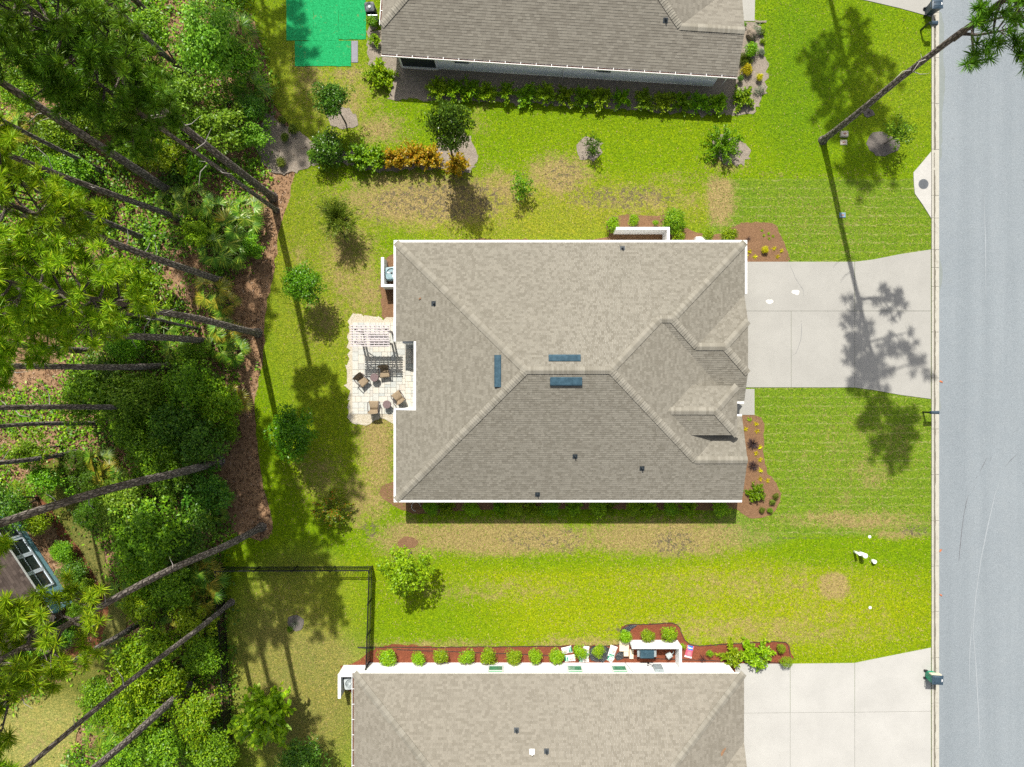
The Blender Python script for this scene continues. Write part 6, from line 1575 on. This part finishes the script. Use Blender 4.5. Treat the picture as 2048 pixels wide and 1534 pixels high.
for (x, y), lb in (((1739, 1073.5), 'flat white cap on the grass above the standpipes'), ((1740, 1215), 'flat white cap on the grass below the standpipes')):
    p = P(x, y); tag(MB().lathe([(.10, -.02), (.10, .035), (.07, .05)], 16, p).build('cleanout_cap', M['pvc']), lb, 'pipe cap', 'white caps in the lawn')
# artificial turf mats by the top house
t = NT('artificial_turf'); f = t.noise(11., 4, .8); b = t.noise(.8, 3)
c = t.ramp(f, [(.3, (.0, .15, .04)), (.5, (.004, .27, .08)), (.7, (.02, .38, .13))]); c = t.mix(t.mapr(t.noise(3., 4, .7), .60, .74, 0, .6), c, (.22, .17, .06)); t.bsdf(c, .8, t.bump(f, .03), spec=.2); M['turf'] = t.m
for lb, (x0, x1, y0, y1) in (('green turf mat strip furthest from the top house', (573, 627, -60, 81)), ('green turf mat strip in the middle of three', (627, 677, -60, 81.5)), ('green turf mat strip nearest the top house', (677, 732, -60, 79)), ('green turf mat laid crosswise below the three strips', (590, 702, 82, 132.5))):
    o = sheet('turf_mat', [(x0, y0), (x1, y0), (x1, y1), (x0, y1)], .028, M['turf'], .03, .012, False, .4, int(x0)); del o['kind']; tag(o, lb, 'turf mat', 'artificial turf mats')
a = P(703, 125.5); b = P(716, 82); tag(MB().box(a.x, b.x, a.y, b.y, 0, .04, .01).build('paving_slab', simple('slate_slab', (.19, .19, .22), .7, .2, 5.)), 'dark grey slab beside the green turf mats', 'paving slab')
# statue in the cottage garden
p = P(88, 1331, .5); stt = thing('garden_statue', 'pale grey garden statue on the red path below the cottage', 'statue', (p.x, p.y, 0), .5)
MB().lathe([(.22, 0), (.22, .12), (.14, .16), (.12, .4), (.18, .55)], 14).build('pedestal', M['apron'], stt)
me = bpy.data.meshes['boulder'].copy(); me.materials.clear(); me.materials.append(M['apron']); obj('figure', me, stt, (.03, 0, .72), (.2, .1, 0), (.3, .14, .26))
# odd bits lying about
M['leafred'] = simple('rust_leaf', (.42, .13, .05), .8, .25, 8.); M['frond'] = simple('dead_frond', (.23, .13, .07), .85, .25, 10.)
def bit(name, label, x, y, sx, sy, rz, mat, h=0., tilt=0.):
    r = random.Random(int(x)); n = 9; V = [(0, 0, .02)]; F = []
    for k in range(n): a = 6.283 * k / n; q = r.uniform(.7, 1.15); V.append((math.cos(a) * q, math.sin(a) * q, r.uniform(-.005, .035)))
    F = [(0, k + 1, (k + 1) % n + 1) for k in range(n)]; p = P(x, y, h); o = obj(name, mesh_py(name, V, F, [mat]), None, p, (tilt, 0, rz), (sx, sy, 1)); tag(o, label, 'leaf', 'fallen leaves')
bit('fallen_leaf', 'rust coloured leaf on the road beside the driveway edge', 1882, 763, .14, .06, -.4, M['leafred']); bit('fallen_leaf', 'rust coloured leaf on the road level with the standpipes', 1881, 1101, .13, .07, 1., M['leafred']); bit('fallen_leaf', 'rust coloured leaf on the road below the standpipes', 1881.5, 1190, .12, .05, -.6, M['leafred'])
p = P(1446, 1504, 4.2)
for _ in range(10): p = P(1446, 1504, B_N.z(p) if B_N.z(p) < B_E.z(p) else B_E.z(p))
bit('fallen_frond', 'brown dead frond lying on the bottom house roof', 1446, 1504, .42, .09, 1.05, M['frond'], p.z + .05, .1)
p = P(840, 597, 3.)
for _ in range(10): p = P(840, 597, W_.z(p))
bit('fallen_leaf', 'curled brown leaf on the west slope of the middle roof', 840, 597, .1, .06, .7, M['frond'], p.z + .06)
# edging and seam where new sod was laid
M['edging'] = simple('black_bed_edging', (.03, .028, .025), .6, .2)
def edging(label, pts, wd=.035, z=.045):
    q = densify(px_poly(pts), .3, .008, True, 3); V = []; F = []; n = len(q) - 8
    for i in range(n):
        a = Vector(q[max(0, i - 1)]); b = Vector(q[min(i + 1, len(q) - 1)]); d = (b - a).normalized(); nn = Vector((-d.y, d.x)) * wd / 2; c = Vector(q[i])
        V += [(*(c + nn), 0), (*(c + nn), z), (*(c - nn), z), (*(c - nn), 0)]
        if i:
            for k in range(3): F.append((4 * i - 4 + k, 4 * i + k, 4 * i + k + 1, 4 * i - 3 + k))
    tag(obj('bed_edging', mesh_py('bed_edging', V, F, [M['edging']])), label, 'edging')
edging('black plastic edging along the red mulch bed', [(748, 1297), (900, 1294), (1100, 1292), (1238, 1289), (1240, 1262), (1252, 1250), (1300, 1248), (1345, 1246), (1360, 1256), (1368, 1278), (1392, 1291), (1450, 1288), (1555, 1283), (1576, 1291), (1581, 1322), (1582, 1326)])
